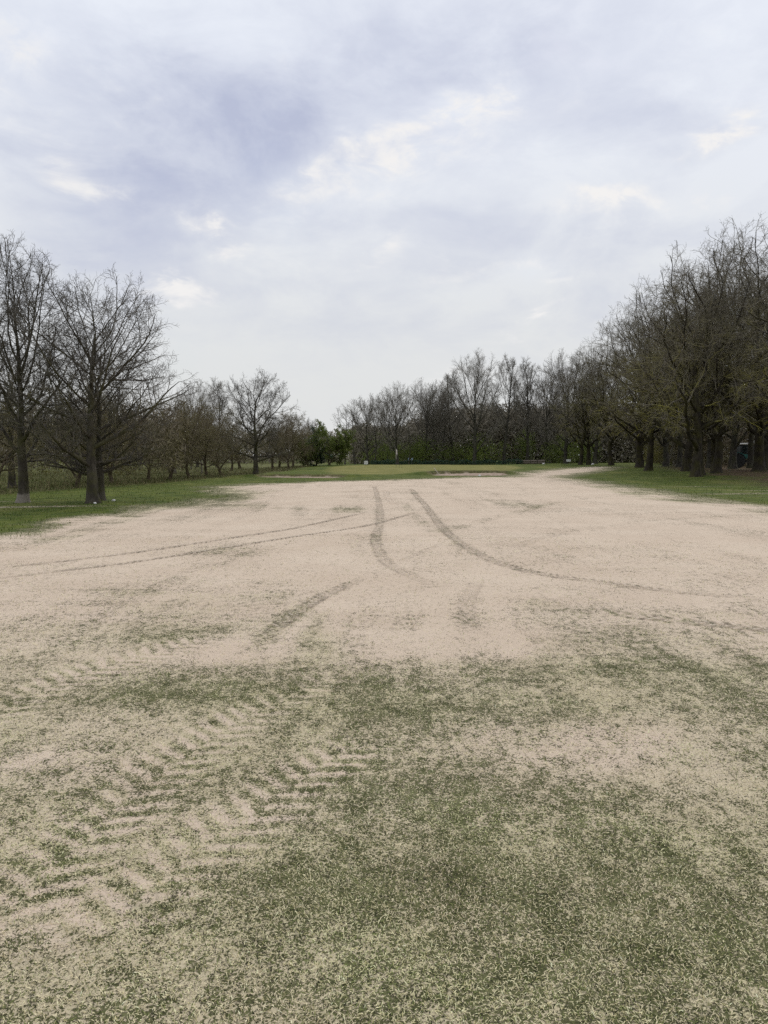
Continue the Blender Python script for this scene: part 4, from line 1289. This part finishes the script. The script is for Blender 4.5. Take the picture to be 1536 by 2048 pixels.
b_.inputs['Base Color'].default_value = (0.85, 0.86, 0.86, 1)
b_.inputs['Roughness'].default_value = 0.12

# flagstick
o = empty('flagstick', (1.39, 89.0, hz(1.39, 89)))
tag(o, 'thin flagstick standing in the putting green', 'flagstick')
bmesh_obj('pole', lambda bm: (cyl(bm, (0, 0, -0.1), (0, 0, 0.95), 0.016, 0.015, 8)), M_DARK, o)
bmesh_obj('pole', lambda bm: (cyl(bm, (0, 0, 0.95), (0, 0, 2.15), 0.022, 0.018, 8)), M_PINW, o)


def flag_b(bm):
    nx, nz = 6, 12
    vs = []
    for j in range(nz):
        row = []
        for i in range(nx):
            u, v = i / (nx - 1), j / (nz - 1)
            row.append(bm.verts.new((0.02 + u * 0.11 + 0.03 * v * u, 0.035 * math.sin(u * 7 + v * 3), 2.12 - v * (0.50 + 0.12 * u) - 0.10 * u)))
        vs.append(row)
    for j in range(nz - 1):
        for i in range(nx - 1):
            bm.faces.new((vs[j][i], vs[j][i + 1], vs[j + 1][i + 1], vs[j + 1][i]))
    bmesh.ops.solidify(bm, geom=bm.faces[:], thickness=0.004)


bmesh_obj('flag', flag_b, M_PINW, o, smoothf=True)
for j, (px_, py_) in enumerate([(1.75, 88.2), (2.05, 88.9)]):
    o = bmesh_obj('hole_peg', lambda bm: (cyl(bm, (0, 0, -0.05), (0, 0, 0.40), 0.014, 0.012, 7), cyl(bm, (0, 0, 0.40), (0, 0, 0.46), 0.024, 0.01, 7)), M_DARK, loc=(px_, py_, hz(px_, py_)))
    tag(o, ['dark short peg on the green just right of the flagstick', 'dark short peg on the green, farther right from the flagstick'][j], 'peg', 'pegs on the putting green')


def sign(name, x, y, w, h, z0, label, stripes, rotz=0.0):
    o = empty(name, (x, y, hz(x, y)), rotz)
    tag(o, label, 'sign')
    bmesh_obj('board', lambda bm: box(bm, 0, 0, z0 + h / 2, w, 0.04, h), M_WHITE, o, bevel=0.008)
    for sx in (-1, 1):
        bmesh_obj('leg', lambda bm: box(bm, sx * w * 0.36, 0.03, z0 * 0.5 - 0.1, 0.05, 0.05, z0 + 0.2), M_DARK, o, bevel=0.006)
    for (dx, dz_, ww, hh) in stripes:
        bmesh_obj('lettering_line', lambda bm: box(bm, dx, -0.024, z0 + dz_, ww, 0.006, hh), plainm, o)


plainm = plain('grey_print', (0.42, 0.43, 0.44), 0.6, 0.3, 40)
sign('white_sign', -2.36, 101.0, 0.48, 0.44, 0.10, 'small white square sign at the back left of the putting green', [(0, 0.27, 0.30, 0.03), (0, 0.19, 0.26, 0.03), (0, 0.12, 0.18, 0.025)])
sign('white_sign', 26.82, 112.0, 0.62, 0.34, 0.36, 'white board on two legs near the end of the sandy track', [(0, 0.17, 0.36, 0.025)])
# black hood on the square sign is a separate strip on top of its board
o = empty('blue_board', (4.16, 121.0, hz(4.16, 121)))
tag(o, 'small pale blue double board low among the trees right of the flagstick', 'board')
for sx in (-0.25, 0.25):
    bmesh_obj('panel', lambda bm: box(bm, sx, 0, 0.98, 0.32, 0.03, 0.32), M_BLUE, o, bevel=0.01)
    bmesh_obj('post', lambda bm: box(bm, sx, 0.05, 0.5, 0.06, 0.06, 1.3), M_WOOD, o, bevel=0.008)


def stone_b(r, seed):
    def f(bm):
        bmesh.ops.create_icosphere(bm, subdivisions=2, radius=r)
        q = random.Random(seed)
        for v in bm.verts:
            k_ = 1 + q.uniform(-0.13, 0.13)
            v.co = Vector((v.co.x * 1.2 * k_, v.co.y * k_, v.co.z * 0.8 * k_))
    return f


for (x, y, r, lab) in [(-9.72, 27.6, 0.055, 'white stone on the grass right of the spreading tree trunk'),
                       (-9.80, 26.02, 0.045, 'pale stone at the foot of the spreading tree trunk'),
                       (22.36, 108.0, 0.17, 'white rounded marker stone on the grass left of the white board'),
                       (28.22, 104.2, 0.16, 'white rounded marker stone at the foot of the close tree pair'),
                       (7.77, 62.6, 0.10, 'small white marker stone in front of the right bunker')]:
    o = bmesh_obj('marker_stone', stone_b(r, int(y * 10)), M_STONE, smoothf=True, loc=(x, y, hz(x, y) + r * 0.5))
    tag(o, lab, 'stone', 'white stones and markers')
o = bmesh_obj('tree_tag', lambda bm: box(bm, 0, 0, 0, 0.14, 0.02, 0.2), M_WHITE, bevel=0.006, loc=(26.2, 103.62, hz(26.2, 103.6) + 1.35))
tag(o, 'small white tag fixed to the trunk at the track end', 'tag')
# bunker rake leaning on the lip
o = empty('bunker_rake', (4.6, 68.8, hz(4.6, 68.8)))
tag(o, 'pale wooden rake leaning at the left end of the right bunker', 'rake')
bmesh_obj('handle', lambda bm: cyl(bm, (-0.10, 0.55, 0.62), (0.28, 0, 0.06), 0.030, 0.030, 8), M_PALEW, o)
bmesh_obj('rake_head', lambda bm: (box(bm, 0.28, 0, 0.05, 0.5, 0.06, 0.06), [cyl(bm, (0.06 + i * 0.073, 0, 0.04), (0.06 + i * 0.073, 0, -0.06), 0.010, 0.005, 6) for i in range(7)]), M_PALEW, o)

# low clipped hedge behind the green
hd = np.random.RandomState(31)
hx0, hx1, hyy = -2.0, 21.0, 116.5
n_ = 9000
p = np.stack([hd.uniform(hx0, hx1, n_), hyy + hd.uniform(-0.35, 0.35, n_), hd.rand(n_)], 1)
p[:, 2] = height(p[:, 0], p[:, 1]) + p[:, 2] * (0.78 + 0.10 * np.sin(p[:, 0] * 1.7) + 0.06 * np.sin(p[:, 0] * 4.1))
o = empty('low_hedge', (9.5, hyy, hz(9.5, hyy)))
tag(o, 'low dark hedge running along the back of the putting green', 'hedge')
v, q = leaf_quads(p - np.array(o.location), 0.07, hd, 0.03)
link('foliage', mesh_np('hedge_foliage', v, quads=q), parent=o, mat=M_HOLLY)
pts_ = []
for x in np.arange(hx0 + 0.3, hx1, 0.55):
    pts_.append([(x - 9.5, 0, -0.1), (x - 9.45, 0.03, 0.3), (x - 9.55, -0.03, 0.6)])
link('stems', mesh_np('hedge_stems', *tubes(np.array(pts_), np.full((len(pts_), 3), 0.02), 4, hd)), parent=o, mat=M_BROWN)

# dark log pile beside the track
o = empty('log_pile', (22.0, 117.0, hz(22, 117)))
tag(o, 'low dark pile of logs behind the grass left of the white board', 'log pile')
for i, (x, z) in enumerate([(0, 0.16), (0, 0.44)]):
    for j in range(4):
        bmesh_obj('log', lambda bm: cyl(bm, (-2.0 + j * 1.12, x, z), (-1.0 + j * 1.12 + 0.05, x + 0.04, z + 0.02), 0.17, 0.15, 10), M_WOOD, o)

# ------------------------------------------------------------------ tractor parked in the wood
TX, TY = 39.4, 84.0
T = empty('tractor', (TX, TY, hz(TX, TY)), R(-22))
tag(T, 'green tractor with white-roofed cab parked among the trunks', 'tractor')
# built along +X (bonnet to +X)


def hood(bm):
    sec = [(0.15, 0.42, 0.85, 1.55), (0.9, 0.40, 0.85, 1.50), (1.6, 0.36, 0.85, 1.40), (1.85, 0.30, 0.90, 1.30)]
    rings = []
    for (x, w, z0, z1) in sec:
        rings.append([bm.verts.new(c) for c in ((x, -w, z0), (x, w, z0), (x, w, z1 - 0.10), (x, w * 0.7, z1), (x, -w * 0.7, z1), (x, -w, z1 - 0.10))])
    for a_, b_ in zip(rings, rings[1:]):
        for i in range(6):
            bm.faces.new((a_[i], a_[(i + 1) % 6], b_[(i + 1) % 6], b_[i]))
    bm.faces.new(rings[0][::-1])
    bm.faces.new(rings[-1])
    bmesh.ops.recalc_face_normals(bm, faces=bm.faces[:])


body = bmesh_obj('body', hood, M_TEAL, T, bevel=0.03)
bmesh_obj('grille', lambda bm: [box(bm, 1.87, 0, 0.96 + i * 0.055, 0.03, 0.46, 0.025) for i in range(6)], M_DARK, body)
bmesh_obj('chassis', lambda bm: (box(bm, 0.3, 0, 0.72, 2.9, 0.42, 0.30), box(bm, 1.35, 0, 0.52, 0.22, 1.3, 0.18), box(bm, -0.75, 0, 0.80, 0.4, 1.3, 0.36)), M_DARK, T, bevel=0.02)
cab = bmesh_obj('cab', lambda bm: [box(bm, x, y, 1.75, 0.07, 0.07, 1.55, Matrix.Rotation(ti, 4, 'Y')) for (x, ti) in ((0.16, -0.07), (-1.12, 0.05), (-0.45, 0)) for y in (-0.66, 0.66)] + [box(bm, -0.48, 0, 1.02, 1.35, 1.34, 0.12)], M_DARK, T, bevel=0.012)
bmesh_obj('roof', lambda bm: box(bm, -0.48, 0, 2.60, 1.62, 1.55, 0.16), M_WHITE, T, bevel=0.06)
for sy in (-1, 1):
    bmesh_obj('door', lambda bm: box(bm, -0.12, sy * 0.69, 1.28, 0.62, 0.03, 0.42), M_TEAL, T, bevel=0.01)
    bmesh_obj('window', lambda bm: box(bm, -0.12, sy * 0.68, 2.0, 0.58, 0.012, 0.96), gm_glass, cab)
    bmesh_obj('window', lambda bm: box(bm, -0.80, sy * 0.68, 1.9, 0.58, 0.012, 1.1), gm_glass, cab)
bmesh_obj('windscreen', lambda bm: box(bm, 0.20, 0, 2.02, 0.012, 1.22, 0.95, Matrix.Rotation(-0.07, 4, 'Y')), gm_glass, cab)
bmesh_obj('seat', lambda bm: (box(bm, -0.62, 0, 1.30, 0.42, 0.46, 0.14), box(bm, -0.84, 0, 1.62, 0.12, 0.44, 0.55)), M_DARK, cab, bevel=0.03)
bmesh_obj('steering_wheel', lambda bm: (lathe(bm, [(0.17, 0.0), (0.20, 0.015), (0.20, 0.03), (0.17, 0.04)], 'z', 16, (-0.18, 0, 1.62)), cyl(bm, (-0.02, 0, 1.15), (-0.18, 0, 1.62), 0.025, 0.02, 6)), M_DARK, cab)
bmesh_obj('exhaust_pipe', lambda bm: cyl(bm, (0.75, -0.50, 1.3), (0.75, -0.50, 2.45), 0.045, 0.04, 10), M_DARK, T)
for sy in (-0.26, 0.26):
    bmesh_obj('headlight', lambda bm: lathe(bm, [(0.02, -0.05), (0.10, -0.04), (0.115, 0.0), (0.08, 0.035), (0.02, 0.05)], 'z', 14), lampm, T).matrix_local = Matrix.Translation((1.90, sy, 1.20)) @ Matrix.Rotation(R(90), 4, 'Y')
for sy in (-0.58, 0.58):
    bmesh_obj('work_lamp', lambda bm: box(bm, 0.36, sy, 2.52, 0.08, 0.16, 0.11), lampm, T, bevel=0.015)
    bmesh_obj('mirror', lambda bm: (box(bm, 0.26, sy * 1.62, 1.95, 0.05, 0.18, 0.30), cyl(bm, (0.2, sy * 1.15, 2.1), (0.26, sy * 1.6, 2.05), 0.014, 0.014, 6)), M_RIM, T)
for sy in (-1, 1):
    bmesh_obj('mudguard', lambda bm: [box(bm, -0.85 + 0.86 * math.cos(t), sy * 0.88, 0.80 + 0.86 * math.sin(t), 0.05, 0.46, 0.25, Matrix.Rotation(-t, 4, 'Y')) for t in [0.35 + i * 0.26 for i in range(8)]], M_TEAL, T)


def wheel(x, y, r, w):
    wl = empty('wheel', (x, y, r - 0.02))
    wl.parent = T

    def tyre(bm):
        lathe(bm, [(r * 0.60, -w * 0.46), (r * 0.84, -w * 0.50), (r * 0.95, -w * 0.42), (r * 0.96, w * 0.42), (r * 0.84, w * 0.50), (r * 0.60, w * 0.46)], 'y', 28)
        for i in range(20):
            t = i / 20 * 6.283
            for s in (-1, 1):
                m = Matrix.Rotation(-t - s * 0.05, 4, 'Y') @ Matrix.Translation((r * 0.97, s * w * 0.23, 0)) @ Matrix.Rotation(s * 0.6, 4, 'X')
                bmesh.ops.create_cube(bm, size=1, matrix=m @ Matrix.Diagonal((r * 0.07, w * 0.46, 0.05, 1)))
    bmesh_obj('tyre', tyre, M_TYRE, wl)
    bmesh_obj('rim', lambda bm: (lathe(bm, [(r * 0.61, -w * 0.40), (r * 0.55, -w * 0.12), (r * 0.25, -w * 0.05), (r * 0.22, w * 0.05), (r * 0.55, w * 0.12), (r * 0.61, w * 0.40)], 'y', 24), lathe(bm, [(r * 0.14, -w * 0.25), (r * 0.16, 0), (r * 0.14, w * 0.25)], 'y', 12)), M_RIM, wl)


for sy in (-1, 1):
    wheel(-0.85, sy * 0.88, 0.80, 0.46)
    wheel(1.35, sy * 0.78, 0.52, 0.34)

# tan-sided trailer beyond, only its end shows at the picture's edge
TR = empty('trailer', (43.6, 85.5, hz(43.6, 85.5)), R(6))
tag(TR, 'tan board-sided trailer past the tractor at the right edge', 'trailer')
for i in range(4):
    bmesh_obj('side_board', lambda bm: box(bm, 0, -0.9, 0.78 + i * 0.155, 2.8, 0.04, 0.14), M_TAN, TR, bevel=0.006)
    bmesh_obj('side_board', lambda bm: box(bm, 0, 0.9, 0.78 + i * 0.155, 2.8, 0.04, 0.14), M_TAN, TR, bevel=0.006)
bmesh_obj('bed', lambda bm: (box(bm, 0, 0, 0.64, 2.86, 1.86, 0.10), box(bm, -1.38, 0, 1.0, 0.05, 1.74, 0.6), box(bm, 1.38, 0, 1.0, 0.05, 1.74, 0.6)), M_WOOD, TR, bevel=0.008)
bmesh_obj('drawbar', lambda bm: (box(bm, -1.9, 0, 0.55, 1.0, 0.10, 0.10), cyl(bm, (-2.3, 0, 0), (-2.3, 0, 0.55), 0.03, 0.03, 8)), M_DARK, TR)
for sy in (-0.98, 0.98):
    wl = empty('wheel', (0.2, sy, 0.36))
    wl.parent = TR
    bmesh_obj('tyre', lambda bm: lathe(bm, [(0.22, -0.09), (0.33, -0.10), (0.37, -0.06), (0.37, 0.06), (0.33, 0.10), (0.22, 0.09)], 'y', 22), M_TYRE, wl)
    bmesh_obj('rim', lambda bm: lathe(bm, [(0.225, -0.07), (0.10, -0.03), (0.10, 0.03), (0.225, 0.07)], 'y', 18), M_RIM, wl)
